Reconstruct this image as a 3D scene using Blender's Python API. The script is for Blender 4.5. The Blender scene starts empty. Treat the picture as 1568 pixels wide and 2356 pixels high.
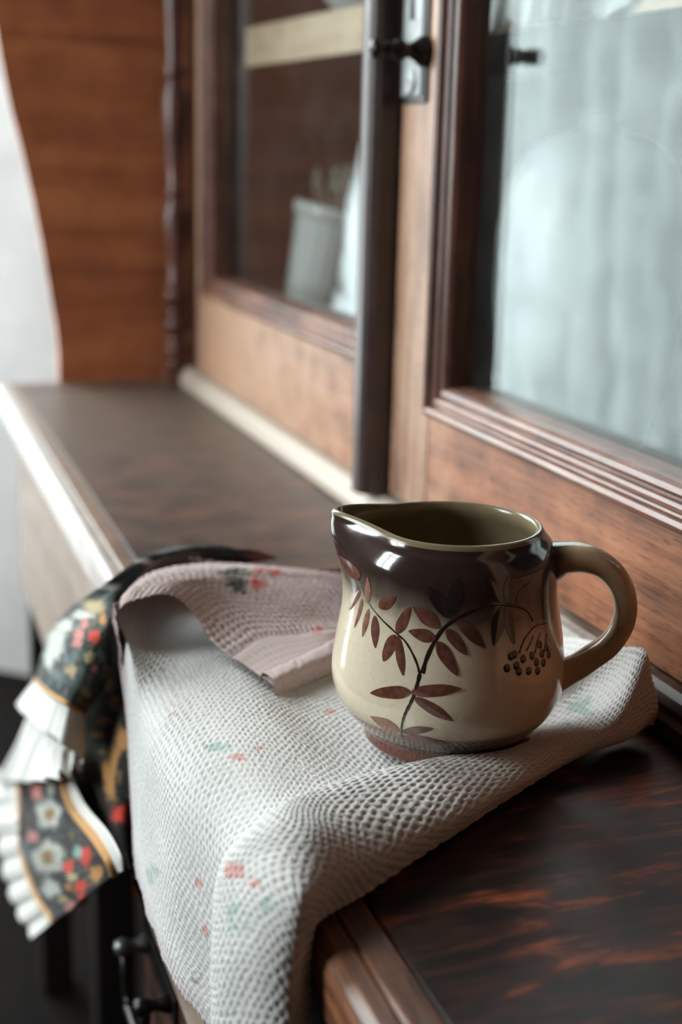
import bpy, bmesh, math, random, json
import numpy as np
from mathutils import Vector, Matrix

S = bpy.context.scene
COL = S.collection
random.seed(7)
rng = np.random.default_rng(7)

# ------------------------------------------------------------------ camera, sky, exposure
CAM_H = 0.27                      # metres above the worktop (worktop top is z = 0)
pitch, yaw, roll = math.radians(14.609), math.radians(19.413), math.radians(1.4)
fh = Vector((-math.cos(yaw), math.sin(yaw), 0))
fwd = fh * math.cos(pitch) + Vector((0, 0, -math.sin(pitch)))
r0 = fh.cross(Vector((0, 0, 1)))
u0 = r0.cross(fwd)
rt = r0 * math.cos(roll) + u0 * math.sin(roll)
up = u0 * math.cos(roll) - r0 * math.sin(roll)
cd = bpy.data.cameras.new('camera')
cam = bpy.data.objects.new('camera', cd)
COL.objects.link(cam)
M = Matrix((rt, up, -fwd)).transposed().to_4x4()
M.translation = Vector((0, 0, CAM_H))
cam.matrix_world = M
cd.sensor_fit = 'VERTICAL'
cd.sensor_height = 36.0
cd.sensor_width = 24.0
cd.lens = 3100.0 / 2356.0 * 36.0
cd.clip_start = 0.02
cd.dof.use_dof = True
cd.dof.focus_distance = 0.600
cd.dof.aperture_fstop = 5.2
cd.dof.aperture_blades = 9
S.camera = cam

SKY = 13.0
w = bpy.data.worlds.new('overcast_sky')
S.world = w
w.use_nodes = True
bg = w.node_tree.nodes['Background']
bg.inputs['Color'].default_value = (0.90, 0.985, 1.0, 1)
bg.inputs['Strength'].default_value = SKY

S.view_settings.view_transform = 'Standard'
S.view_settings.look = 'None'
S.view_settings.gamma = 1.0
S.view_settings.use_curve_mapping = False
S.view_settings.exposure = 0.62
S.cycles.use_denoising = True
S.cycles.max_bounces = 10
S.cycles.diffuse_bounces = 5
S.cycles.glossy_bounces = 5
S.cycles.transparent_max_bounces = 16
S.cycles.sample_clamp_indirect = 6.0
S.cycles.caustics_reflective = False
S.cycles.caustics_refractive = False


def portal(name, loc, rot, sx, sy):
    """a light portal in a window opening: it adds no light, it only guides the sky light in"""
    l = bpy.data.lights.new(name, 'AREA')
    l.shape = 'RECTANGLE'
    l.size, l.size_y = sx, sy
    l.cycles.is_portal = True
    o = bpy.data.objects.new(name, l)
    o.location, o.rotation_euler = loc, rot
    COL.objects.link(o)


WIN = dict(x0=-1.40, x1=-0.62, y=-1.60, z0=0.15, z1=1.95)          # window in the front wall
GD = dict(y0=-2.10, y1=0.02, x=-3.0, z0=-0.80, z1=2.25)             # glazed door in the left wall
portal('portal_front', ((WIN['x0'] + WIN['x1']) / 2, WIN['y'] - 0.2, (WIN['z0'] + WIN['z1']) / 2),
       (math.radians(90), 0, 0), WIN['x1'] - WIN['x0'], WIN['z1'] - WIN['z0'])
portal('portal_left', (GD['x'], (GD['y0'] + GD['y1']) / 2, (GD['z0'] + GD['z1']) / 2),
       (0, math.radians(-90), 0), GD['z1'] - GD['z0'], GD['y1'] - GD['y0'])

# ------------------------------------------------------------------ node helpers
def lin(r, g, b):
    f = lambda c: (c / 255 / 12.92) if c / 255 <= 0.04045 else ((c / 255 + 0.055) / 1.055) ** 2.4
    return (f(r), f(g), f(b), 1.0)


class NT:
    def __init__(self, name):
        self.m = bpy.data.materials.new(name)
        self.m.use_nodes = True
        self.t = self.m.node_tree
        self.t.nodes.clear()
        self.out = self.t.nodes.new('ShaderNodeOutputMaterial')

    def n(self, typ, **kw):
        nd = self.t.nodes.new('ShaderNode' + typ)
        for k, v in kw.items():
            setattr(nd, k, v)
        return nd

    def l(self, a, b):
        self.t.links.new(a, b)

    def coord(self, scale=(1, 1, 1), kind='Object', loc=(0, 0, 0), rot=(0, 0, 0)):
        tc = self.n('TexCoord')
        mp = self.n('Mapping')
        mp.inputs['Scale'].default_value = scale
        mp.inputs['Location'].default_value = loc
        mp.inputs['Rotation'].default_value = rot
        self.l(tc.outputs[kind], mp.inputs['Vector'])
        return mp.outputs['Vector']

    def noise(self, vec, scale, detail=4, rough=0.55, dist=0.0):
        nd = self.n('TexNoise')
        nd.inputs['Scale'].default_value = scale
        nd.inputs['Detail'].default_value = detail
        nd.inputs['Roughness'].default_value = rough
        nd.inputs['Distortion'].default_value = dist
        if vec is not None:
            self.l(vec, nd.inputs['Vector'])
        return nd.outputs['Fac']

    def ramp(self, fac, stops, interp='LINEAR'):
        r = self.n('ValToRGB')
        r.color_ramp.interpolation = interp
        el = r.color_ramp.elements
        while len(el) < len(stops):
            el.new(0.5)
        for e, (p, cc) in zip(el, stops):
            e.position = p
            e.color = cc if len(cc) == 4 else (*cc, 1)
        self.l(fac, r.inputs['Fac'])
        return r.outputs['Color']

    def mix(self, fac, a, b, mode='MIX'):
        m = self.n('Mix', data_type='RGBA', blend_type=mode)
        for sock, v in ((m.inputs[0], fac), (m.inputs[6], a), (m.inputs[7], b)):
            if hasattr(v, 'node'):
                self.l(v, sock)
            else:
                sock.default_value = v
        return m.outputs[2]

    def math(self, op, a, b=0.0, clamp=False):
        m = self.n('Math', operation=op, use_clamp=clamp)
        for sock, v in ((m.inputs[0], a), (m.inputs[1], b)):
            if hasattr(v, 'node'):
                self.l(v, sock)
            else:
                sock.default_value = v
        return m.outputs[0]

    def bump(self, h, strength=0.3, dist=0.001):
        b = self.n('Bump')
        b.inputs['Strength'].default_value = strength
        b.inputs['Distance'].default_value = dist
        self.l(h, b.inputs['Height'])
        return b.outputs['Normal']

    def pbsdf(self, color, rough=0.5, normal=None, **kw):
        p = self.n('BsdfPrincipled')
        for k, v in {'Base Color': color, 'Roughness': rough, **kw}.items():
            if hasattr(v, 'node'):
                self.l(v, p.inputs[k])
            else:
                p.inputs[k].default_value = v
        if normal is not None:
            self.l(normal, p.inputs['Normal'])
        self.l(p.outputs[0], self.out.inputs['Surface'])
        return p


def wood(name, dark, mid, light, axis='X', scale=1.0, rough=0.42, contrast=(0.35, 0.55, 0.75), fine=0.35,
         worn=None, worn_amt=0.0, spec=0.5, fleck=0.5, along=1.6, lit_worn_end=None, **kw):
    """procedural wood: stretched noise along the grain, fine fibres, darker pores, optional pale wear"""
    t = NT(name)
    lo, hi = along * scale, 26 * scale
    sc = {'X': (lo, hi, hi), 'Y': (hi, lo, hi), 'Z': (hi, hi, lo)}[axis]
    v = t.coord(sc)
    n1 = t.noise(v, 1.6, 5, 0.6, 1.2)
    sf = {'X': (4, 150, 150), 'Y': (150, 4, 150), 'Z': (150, 150, 4)}[axis]
    n2 = t.noise(t.coord(sf), 4.5 * scale, 4, 0.6, 0.3)
    n3 = t.noise(t.coord((9, 9, 9)), 3.0, 3, 0.6)
    f = t.math('ADD', t.math('MULTIPLY', n1, 1.0 - fine), t.math('MULTIPLY', n2, fine))
    f = t.math('ADD', f, t.math('MULTIPLY', t.math('SUBTRACT', n3, 0.5), 0.35))
    c = t.ramp(f, [(contrast[0], dark), (contrast[1], mid), (contrast[2], light)])
    if fleck > 0:
        sp = {'X': (30, 330, 330), 'Y': (330, 30, 330), 'Z': (330, 330, 30)}[axis]
        pores = t.noise(t.coord(sp), 2.6, 2, 0.5)
        pm = t.ramp(pores, [(0.30, (1, 1, 1)), (0.42, (0, 0, 0))])
        c = t.mix(t.math('MULTIPLY', pm, fleck), c, dark)
    if worn is not None and worn_amt > 0:
        wn = t.noise(t.coord({'X': (5, 40, 40), 'Y': (40, 5, 40), 'Z': (40, 40, 5)}[axis]), 2.2, 6, 0.7, 0.4)
        wm = t.ramp(wn, [(0.52, (0, 0, 0)), (0.66, (1, 1, 1))])
        c = t.mix(t.math('MULTIPLY', wm, worn_amt), c, worn)
    if lit_worn_end is not None:
        # paler towards one end: window sheen put into the colour, wear on the edges
        col, x0, x1, amt = lit_worn_end
        tc = t.n('TexCoord')
        sp_ = t.n('SeparateXYZ')
        t.l(tc.outputs['Object'], sp_.inputs[0])
        q = t.math('DIVIDE', t.math('SUBTRACT', sp_.outputs['X'], x0), x1 - x0)
        q = t.math('ADD', q, t.math('MULTIPLY', t.math('SUBTRACT', n3, 0.5), 1.4))
        q = t.math('ADD', q, t.math('MULTIPLY', t.math('SUBTRACT', n2, 0.5), 0.8))
        qm = t.ramp(q, [(0.0, (0, 0, 0)), (1.0, (amt, amt, amt))])
        c = t.mix(qm, c, col)
    h = t.math('ADD', t.math('MULTIPLY', n2, 0.6), t.math('MULTIPLY', n1, 0.4))
    rr = t.math('ADD', t.math('MULTIPLY', n2, 0.25), rough - 0.12)
    t.pbsdf(c, rr, t.bump(h, 0.22, 0.0006), **{'Specular IOR Level': spec, **kw})
    return t.m


def plain(name, color, rough=0.6, var=0.15, vscale=40, bump=0.0, metallic=0.0, spec=0.5, **kw):
    t = NT(name)
    n1 = t.noise(t.coord(), vscale, 4, 0.6)
    c = t.mix(n1, tuple(v * (1 - var) for v in color[:3]) + (1,), tuple(min(1, v * (1 + var)) for v in color[:3]) + (1,))
    nm = t.bump(n1, bump, 0.002) if bump else None
    t.pbsdf(c, rough, nm, Metallic=metallic, **{'Specular IOR Level': spec, **kw})
    return t.m

# ------------------------------------------------------------------ mesh helpers
def link(name, me, mat=None, parent=None, smooth=False):
    o = bpy.data.objects.new(name, me)
    COL.objects.link(o)
    if mat is not None:
        for m in (mat if isinstance(mat, (list, tuple)) else [mat]):
            me.materials.append(m)
    if parent is not None:
        o.parent = parent
    if smooth:
        me.polygons.foreach_set('use_smooth', [True] * len(me.polygons))
    return o


def mesh(name, verts, faces):
    me = bpy.data.meshes.new(name)
    me.from_pydata([tuple(v) for v in verts], [], [tuple(f) for f in faces])
    me.update()
    return me


def from_bm(name, bm, mat, parent=None, smooth=False):
    bmesh.ops.recalc_face_normals(bm, faces=bm.faces)
    me = bpy.data.meshes.new(name)
    bm.to_mesh(me)
    bm.free()
    return link(name, me, mat, parent, smooth)


def box(name, x0, x1, y0, y1, z0, z1, mat, parent=None, bev=0.0015, seg=2):
    bm = bmesh.new()
    bmesh.ops.create_cube(bm, size=1.0)
    for v in bm.verts:
        v.co = Vector(((x0 + x1) / 2 + v.co.x * (x1 - x0), (y0 + y1) / 2 + v.co.y * (y1 - y0), (z0 + z1) / 2 + v.co.z * (z1 - z0)))
    if bev > 0:
        bmesh.ops.bevel(bm, geom=bm.edges[:], offset=bev, segments=seg, affect='EDGES', profile=0.5)
    return from_bm(name, bm, mat, parent)


def prism(name, poly, axis, a, b, mat, parent=None, smooth=False):
    """extrude a closed 2-D outline along an axis: X -> (y,z), Y -> (x,z), Z -> (x,y)"""
    n = len(poly)
    def P(p, s):
        return {'X': (s, p[0], p[1]), 'Y': (p[0], s, p[1]), 'Z': (p[0], p[1], s)}[axis]
    bm = bmesh.new()
    A = [bm.verts.new(P(p, a)) for p in poly]
    B = [bm.verts.new(P(p, b)) for p in poly]
    for i in range(n):
        bm.faces.new((A[i], A[(i + 1) % n], B[(i + 1) % n], B[i]))
    bm.faces.new(A)
    bm.faces.new(B[::-1])
    return from_bm(name, bm, mat, parent, smooth)


def lathe(prof, n=48, origin=(0, 0, 0), axis=(0, 0, 1), xdir=(1, 0, 0)):
    ax = Vector(axis).normalized()
    xd = Vector(xdir)
    xd = (xd - ax * xd.dot(ax)).normalized()
    yd = ax.cross(xd)
    o = Vector(origin)
    vs, fs = [], []
    for r, z in prof:
        for k in range(n):
            a = 2 * math.pi * k / n
            vs.append(o + ax * z + xd * (r * math.cos(a)) + yd * (r * math.sin(a)))
    for j in range(len(prof) - 1):
        for k in range(n):
            fs.append((j * n + k, j * n + (k + 1) % n, (j + 1) * n + (k + 1) % n, (j + 1) * n + k))
    return vs, fs


def lathe_obj(name, prof, mat, parent=None, n=48, **kw):
    vs, fs = lathe(prof, n, **kw)
    return link(name, mesh(name, vs, fs), mat, parent, True)


def tube(name, pts, rad, mat, parent=None, n=10, flat=1.0, caps=True):
    """tube along points; rad a number or list"""
    P = [Vector(p) for p in pts]
    vs, fs = [], []
    up0 = Vector((0, 0, 1))
    for i, p in enumerate(P):
        t = (P[min(i + 1, len(P) - 1)] - P[max(i - 1, 0)]).normalized()
        a = t.cross(up0)
        if a.length < 1e-3:
            a = t.cross(Vector((1, 0, 0)))
        a.normalize()
        b = a.cross(t)
        r = rad[i] if isinstance(rad, (list, tuple, np.ndarray)) else rad
        for k in range(n):
            q = 2 * math.pi * k / n
            vs.append(p + a * (r * math.cos(q)) + b * (r * flat * math.sin(q)))
    for i in range(len(P) - 1):
        for k in range(n):
            fs.append((i * n + k, i * n + (k + 1) % n, (i + 1) * n + (k + 1) % n, (i + 1) * n + k))
    if caps:
        fs.append(tuple(range(n))[::-1])
        fs.append(tuple(range((len(P) - 1) * n, len(P) * n)))
    return link(name, mesh(name, vs, fs), mat, parent, True)


def cr(P, n):
    """Catmull-Rom resampling along axis 0"""
    P = np.asarray(P, float)
    m = len(P)
    t = np.linspace(0, m - 1, n)
    i = np.clip(t.astype(int), 0, m - 2)
    f = (t - i).reshape((-1,) + (1,) * (P.ndim - 1))
    Q = np.concatenate([[2 * P[0] - P[1]], P, [2 * P[-1] - P[-2]]])
    a, b, c, d = Q[i], Q[i + 1], Q[i + 2], Q[i + 3]
    return .5 * ((2 * b) + (c - a) * f + (2 * a - 5 * b + 4 * c - d) * f ** 2 + (3 * b - a - 3 * c + d) * f ** 3)


def dense(g, nv, nu):
    a = cr(np.array(g), nv)
    return np.swapaxes(cr(np.swapaxes(a, 0, 1), nu), 0, 1)


def grid_obj(name, G, mat, parent=None, color=None, thick=0.0):
    """a sheet from an (nv, nu, 3) array; color = (nv, nu, 3) written to attribute Col"""
    nv, nu = G.shape[:2]
    co = G.reshape(-1, 3).astype(np.float32)
    i = np.arange(nv * nu).reshape(nv, nu)
    q = np.stack([i[:-1, :-1], i[:-1, 1:], i[1:, 1:], i[1:, :-1]], -1).reshape(-1, 4)
    me = bpy.data.meshes.new(name)
    me.vertices.add(len(co))
    me.vertices.foreach_set('co', co.ravel())
    me.loops.add(q.size)
    me.loops.foreach_set('vertex_index', q.ravel().astype(np.int32))
    me.polygons.add(len(q))
    me.polygons.foreach_set('loop_start', np.arange(0, q.size, 4, dtype=np.int32))
    me.polygons.foreach_set('use_smooth', np.ones(len(q), dtype=bool))
    me.update(calc_edges=True)
    if color is not None:
        at = me.color_attributes.new('Col', 'FLOAT_COLOR', 'POINT')
        cc = np.concatenate([color.reshape(-1, 3), np.ones((len(co), 1))], 1).astype(np.float32)
        at.data.foreach_set('color', cc.ravel())
    o = link(name, me, mat, parent)
    if thick > 0:
        md = o.modifiers.new('thickness', 'SOLIDIFY')
        md.thickness = thick
        md.offset = 0.0
    return o


def normals(G):
    du = np.gradient(G, axis=1)
    dv = np.gradient(G, axis=0)
    n = np.cross(du, dv)
    return n / np.maximum(np.linalg.norm(n, axis=2, keepdims=True), 1e-12)


def thing(name, label, cat, loc=(0, 0, 0), group=None):
    o = bpy.data.objects.new(name, None)
    o.empty_display_size = 0.05
    COL.objects.link(o)
    o['label'], o['category'] = label, cat
    if group:
        o['group'] = group
    return o


def tag(o, label, cat, group=None):
    o['label'], o['category'] = label, cat
    if group:
        o['group'] = group
    return o


def struct(o):
    o['kind'] = 'structure'
    return o
# ------------------------------------------------------------------ materials
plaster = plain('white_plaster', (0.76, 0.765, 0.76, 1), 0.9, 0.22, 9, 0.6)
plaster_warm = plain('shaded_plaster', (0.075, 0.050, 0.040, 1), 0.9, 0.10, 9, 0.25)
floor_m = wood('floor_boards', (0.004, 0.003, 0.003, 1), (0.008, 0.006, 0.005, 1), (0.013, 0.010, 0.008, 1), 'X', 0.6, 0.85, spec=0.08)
paint_w = plain('white_window_paint', (0.75, 0.76, 0.75, 1), 0.5, 0.04, 30)

veneer = wood('dark_veneer', (0.006, 0.0035, 0.003, 1), (0.034, 0.0100, 0.0058, 1), (0.320, 0.074, 0.024, 1), 'Y', 1.5, 0.40,
              (0.43, 0.54, 0.72), 0.22, worn=(0.22, 0.12, 0.08, 1), worn_amt=0.06, along=4.5, spec=0.24,
              lit_worn_end=((0.125, 0.088, 0.068, 1), -0.55, -1.25, 0.75),  # grazing sheen on the far worktop put into the colour
              **{'Sheen Weight': 0.20, 'Sheen Roughness': 0.20, 'Sheen Tint': (0.9, 0.82, 0.74, 1)})
border_w = wood('edge_wood', (0.028, 0.012, 0.008, 1), (0.15, 0.058, 0.027, 1), (0.44, 0.165, 0.068, 1), 'X', 1.2, 0.40,
                (0.36, 0.52, 0.70), 0.45, worn=(0.42, 0.32, 0.24, 1), worn_amt=0.30, lit_worn_end=((0.24, 0.17, 0.12, 1), -0.62, -1.05, 0.7))
moulding_w = wood('edge_moulding_wood', (0.028, 0.012, 0.008, 1), (0.15, 0.058, 0.027, 1), (0.40, 0.16, 0.07, 1), 'X', 1.2, 0.40,
                (0.36, 0.52, 0.70), 0.45, worn=(0.42, 0.32, 0.24, 1), worn_amt=0.35, lit_worn_end=((0.36, 0.315, 0.27, 1), -0.62, -1.05, 0.85))
border_y = wood('edge_wood_across', (0.04, 0.022, 0.016, 1), (0.14, 0.075, 0.048, 1), (0.28, 0.17, 0.11, 1), 'Y', 1.2, 0.40,
                (0.36, 0.52, 0.70), 0.45, worn=(0.42, 0.34, 0.27, 1), worn_amt=0.3)
rail_w = wood('door_rail_wood', (0.075, 0.026, 0.014, 1), (0.30, 0.110, 0.050, 1), (0.46, 0.21, 0.11, 1), 'X', 0.9, 0.42,
              (0.32, 0.50, 0.72), 0.40, worn=(0.40, 0.24, 0.15, 1), worn_amt=0.15, fleck=0.75, lit_worn_end=((0.52, 0.33, 0.215, 1), -0.80, -1.35, 0.75))  # left end washed out by window light, put into the colour
stile_w = wood('door_stile_wood', (0.13, 0.06, 0.037, 1), (0.38, 0.215, 0.135, 1), (0.52, 0.345, 0.235, 1), 'Z', 0.9, 0.42,
               (0.32, 0.50, 0.72), 0.40, worn=(0.42, 0.30, 0.21, 1), worn_amt=0.2, fleck=0.75)
mould_w = wood('glazing_bead_wood', (0.05, 0.018, 0.012, 1), (0.17, 0.062, 0.034, 1), (0.36, 0.17, 0.095, 1), 'X', 1.5, 0.46,
               (0.36, 0.52, 0.72), 0.45, worn=(0.46, 0.32, 0.23, 1), worn_amt=0.35, spec=0.6)
mould_z = wood('upright_bead_wood', (0.04, 0.014, 0.010, 1), (0.12, 0.042, 0.026, 1), (0.28, 0.12, 0.07, 1), 'Z', 1.5, 0.36,
               (0.36, 0.52, 0.72), 0.45, worn=(0.40, 0.26, 0.18, 1), worn_amt=0.2, spec=0.6)
panel_w = wood('orange_side_wood', (0.17, 0.046, 0.017, 1), (0.36, 0.108, 0.038, 1), (0.50, 0.18, 0.068, 1), 'Y', 0.45, 0.5,
               (0.30, 0.50, 0.72), 0.25)
post_w = wood('turned_post_wood', (0.05, 0.018, 0.014, 1), (0.16, 0.06, 0.042, 1), (0.26, 0.11, 0.08, 1), 'Z', 1.0, 0.32, spec=0.6)
dark_w = wood('dark_meeting_bead_wood', (0.016, 0.009, 0.008, 1), (0.045, 0.022, 0.018, 1), (0.085, 0.050, 0.042, 1), 'Z', 1.0, 0.30, spec=0.8)
black_w = wood('black_leg_wood', (0.006, 0.004, 0.004, 1), (0.012, 0.008, 0.007, 1), (0.02, 0.012, 0.01, 1), 'Z', 1.0, 0.5)
front_w = wood('drawer_front_wood', (0.19, 0.135, 0.10, 1), (0.30, 0.225, 0.178, 1), (0.39, 0.31, 0.255, 1), 'X', 0.8, 0.62, spec=0.22)
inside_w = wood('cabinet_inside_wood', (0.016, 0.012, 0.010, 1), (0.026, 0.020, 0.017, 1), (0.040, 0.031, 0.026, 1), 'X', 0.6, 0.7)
shelf_w = wood('pale_shelf_wood', (0.55, 0.39, 0.26, 1), (0.72, 0.54, 0.38, 1), (0.80, 0.63, 0.47, 1), 'X', 0.8, 0.55, fleck=0.2)
plinth_w = wood('plinth_strip_wood', (0.04, 0.02, 0.014, 1), (0.13, 0.06, 0.035, 1), (0.26, 0.13, 0.075, 1), 'X', 1.0, 0.40,
                worn=(0.45, 0.34, 0.26, 1), worn_amt=0.15, spec=0.5, lit_worn_end=((0.52, 0.44, 0.36, 1), -0.56, -0.72, 0.88))
iron = plain('dark_iron', (0.035, 0.032, 0.03, 1), 0.34, 0.3, 90, 0.15, 0.85)
pewter = plain('worn_pewter', (0.20, 0.21, 0.21, 1), 0.45, 0.35, 120, 0.3, 0.9)
black_m = plain('black_keyhole', (0.004, 0.004, 0.004, 1), 0.8, 0.0)
white_china = plain('white_china', (0.72, 0.74, 0.72, 1), 0.25, 0.05, 30)
lace_m = plain('white_lace', (0.78, 0.79, 0.78, 1), 0.9, 0.08, 200, 0.3)
dry_m = plain('dried_stem', (0.42, 0.40, 0.34, 1), 0.9, 0.25, 60)
cord_m = plain('ochre_piping', (0.46, 0.24, 0.09, 1), 0.9, 0.25, 300, 0.3)
ruffle_m = plain('white_ruffle_cotton', (0.66, 0.65, 0.615, 1), 0.95, 0.06, 500, 0.25)


def glass_mat():
    t = NT('old_window_glass')
    geo = t.n('NewGeometry')
    ior = t.math('ADD', t.math('MULTIPLY', geo.outputs['Backfacing'], 1 / 1.47 - 1.47), 1.47)
    fr = t.n('Fresnel')
    t.l(ior, fr.inputs['IOR'])
    gl = t.n('BsdfGlossy')
    gl.inputs['Roughness'].default_value = 0.015
    gl.inputs['Color'].default_value = (0.95, 1, 1, 1)
    wav = t.noise(t.coord((1, 1, 1)), 7.0, 2, 0.5, 0.6)
    t.l(t.bump(wav, 0.25, 0.003), gl.inputs['Normal'])
    tr = t.n('BsdfTransparent')
    tr.inputs['Color'].default_value = (0.95, 0.975, 0.97, 1)
    mx = t.n('MixShader')
    t.l(fr.outputs[0], mx.inputs[0])
    t.l(tr.outputs[0], mx.inputs[1])
    t.l(gl.outputs[0], mx.inputs[2])
    # fine dust on the pane
    df = t.n('BsdfDiffuse')
    df.inputs['Color'].default_value = (0.6, 0.62, 0.6, 1)
    d = t.noise(t.coord((1, 1, 1)), 14.0, 6, 0.7, 0.5)
    dm = t.math('MULTIPLY', t.math('POWER', d, 2.0), 0.035)
    m2 = t.n('MixShader')
    t.l(dm, m2.inputs[0])
    t.l(mx.outputs[0], m2.inputs[1])
    t.l(df.outputs[0], m2.inputs[2])
    t.l(m2.outputs[0], t.out.inputs['Surface'])
    return t.m


glass_m = glass_mat()


def sheer_mat():
    t = NT('sheer_curtain_cloth')
    v = t.coord((1, 1, 1))
    n1 = t.noise(v, 5.0, 5, 0.65, 1.5)
    n2 = t.noise(t.coord((1, 6, 1.2)), 3.0, 4, 0.6, 0.8)
    op = t.math('ADD', t.math('MULTIPLY', n1, 0.5), t.math('MULTIPLY', n2, 0.5))
    op = t.ramp(op, [(0.35, (0.90, 0.90, 0.90)), (0.65, (0.995, 0.995, 0.995))])
    tr = t.n('BsdfTransparent')
    tl = t.n('BsdfTranslucent')
    tl.inputs['Color'].default_value = (0.255, 0.270, 0.270, 1)
    df = t.n('BsdfDiffuse')
    df.inputs['Color'].default_value = (0.6, 0.6, 0.6, 1)
    m1 = t.n('MixShader')
    m1.inputs[0].default_value = 0.4
    t.l(tl.outputs[0], m1.inputs[1])
    t.l(df.outputs[0], m1.inputs[2])
    m2 = t.n('MixShader')
    t.l(op, m2.inputs[0])
    t.l(tr.outputs[0], m2.inputs[1])
    t.l(m1.outputs[0], m2.inputs[2])
    t.l(m2.outputs[0], t.out.inputs['Surface'])
    return t.m


# ------------------------------------------------------------------ room
FZ, CZ = -0.82, 2.40
XL, XR, YB, YF = -2.6, 2.2, 0.80, -1.60
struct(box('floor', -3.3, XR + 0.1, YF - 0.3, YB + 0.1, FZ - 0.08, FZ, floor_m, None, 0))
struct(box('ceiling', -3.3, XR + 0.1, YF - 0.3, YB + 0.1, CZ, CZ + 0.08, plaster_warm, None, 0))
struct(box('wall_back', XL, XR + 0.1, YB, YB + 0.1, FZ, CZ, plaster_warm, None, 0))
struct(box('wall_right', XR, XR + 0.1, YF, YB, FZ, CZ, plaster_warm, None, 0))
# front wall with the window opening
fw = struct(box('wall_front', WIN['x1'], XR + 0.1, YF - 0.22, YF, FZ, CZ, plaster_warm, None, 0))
for nm, a in (('wall_pier', (XL - 0.4, WIN['x0'], FZ, CZ)), ('wall_sill', (WIN['x0'], WIN['x1'], FZ, WIN['z0'])), ('wall_lintel', (WIN['x0'], WIN['x1'], WIN['z1'], CZ))):
    box(nm, a[0], a[1], YF - 0.22, YF, a[2], a[3], plaster_warm, fw, 0)
# window frame in the front wall, casement sashes with glazing bars
wf = thing('window_1', '', '')
del wf['label'], wf['category']
struct(wf)
yb0, yb1 = YF - 0.20, YF - 0.15
for nm, a in (('frame_jamb', (WIN['x0'], WIN['x0'] + .06, WIN['z0'], WIN['z1'])), ('frame_jamb', (WIN['x1'] - .06, WIN['x1'], WIN['z0'], WIN['z1'])),
              ('frame_head', (WIN['x0'], WIN['x1'], WIN['z1'] - .06, WIN['z1'])), ('frame_sill', (WIN['x0'], WIN['x1'], WIN['z0'], WIN['z0'] + .05))):
    box(nm, a[0], a[1], yb0, yb1, a[2], a[3], paint_w, wf, 0.004)
xm = (WIN['x0'] + WIN['x1']) / 2
box('mullion', xm - .025, xm + .025, yb0, yb1, WIN['z0'], WIN['z1'], paint_w, wf, 0.004)
box('glazing_bar', WIN['x0'], WIN['x1'], yb0 + .01, yb1 - .01, 1.42, 1.45, paint_w, wf, 0.003)

# left wall with the deep splayed reveal of a glazed door, whitewashed
lw = struct(prism('wall_left', [(XL, YB + 0.1), (XL, 0.50), (GD['x'], GD['y1']), (GD['x'] - 0.1, GD['y1']), (GD['x'] - 0.1, YB + 0.1)], 'Z', FZ, CZ, plaster))
prism('wall_pier', [(XL, YF - 0.22), (XL, YF - 0.05), (GD['x'], GD['y0']), (GD['x'] - .1, GD['y0']), (GD['x'] - .1, YF - .7)], 'Z', FZ, CZ, plaster, lw)
box('wall_lintel', GD['x'] - .1, XL, YF - .7, 0.50, GD['z1'], CZ, plaster, lw, 0)
gdo = struct(box('window_2', GD['x'] - .05, GD['x'], GD['y1'] - .07, GD['y1'], GD['z0'] - .02, GD['z1'], paint_w, None, 0.004))
box('frame_head', GD['x'] - .05, GD['x'], GD['y0'], GD['y1'], GD['z1'] - .07, GD['z1'], paint_w, gdo, 0.004)
box('frame_sill', GD['x'] - .05, GD['x'], GD['y0'], GD['y1'], GD['z0'] - .02, GD['z0'] + .05, paint_w, gdo, 0.004)
box('glazing_bar', GD['x'] - .05, GD['x'], GD['y0'], GD['y1'], 0.70, 0.75, paint_w, gdo, 0.004)
# sheer curtain added over the lower panes to dim their reflection, in soft gathers
cg = np.zeros((40, 260, 3))
yy = np.linspace(GD['y0'] + .02, GD['y1'] - .13, 260)
zz = np.linspace(0.70, GD['z0'] + .06, 40)
for j, z in enumerate(zz):
    k = j / 39
    cg[j, :, 0] = GD['x'] + .07 + (0.020 + .012 * k) * np.sin(yy * 46 + 1.5 * np.sin(yy * 7 + k)) + .012 * np.sin(yy * 21 + 2 * k)
    cg[j, :, 1] = yy + .02 * np.sin(k * 3 + yy * 5)
    cg[j, :, 2] = z
tag(grid_obj('added_sheer_curtain', cg, sheer_mat()), 'white sheer curtain added across the lower panes of the glazed door to dim their reflection', 'curtain')

# ------------------------------------------------------------------ lower sideboard
LX, RX = -1.66, -0.20          # worktop ends
sb = thing('sideboard', 'old brown sideboard with dark veneered worktop carrying the jug and cloths', 'sideboard')
YI, YE = 0.163, 0.137          # inner edge of the front border, front face of the edge moulding
box('worktop_panel', LX + .058, RX - .05, YI + .0006, 0.76, -0.028, 0.0, veneer, sb, 0.0006, 1)
prism('front_border', [(YI, -0.028), (YI, -0.0010), (YI - .001, 0.0002), (0.1510, 0.0002), (0.1498, -0.0008), (0.1498, -0.028)], 'X', LX, RX, border_w, sb)
prism('edge_moulding', [(0.1494, -0.0279), (0.1494, -0.0008), (0.1480, 0.0), (0.142, -0.0006), (0.1385, -0.003), (0.137, -0.007), (0.1372, -0.024), (0.139, -0.0272), (0.142, -0.0279)],
      'X', LX, RX, moulding_w, sb)
prism('end_border', [(LX + .0575, -.028), (LX + .0575, .0003), (LX + .0565, .0008), (LX + .012, .0008), (LX + .004, -.002), (LX, -.007), (LX, -.025), (LX + .004, -.0285)], 'Y', YI + .0006, 0.76, border_y, sb)
prism('end_border', [(RX - .0495, -.028), (RX - .0495, .0003), (RX - .0485, .0008), (RX - .012, .0008), (RX - .004, -.002), (RX, -.007), (RX, -.025), (RX - .004, -.0285)], 'Y', YI + .0006, 0.76, border_y, sb)
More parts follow.
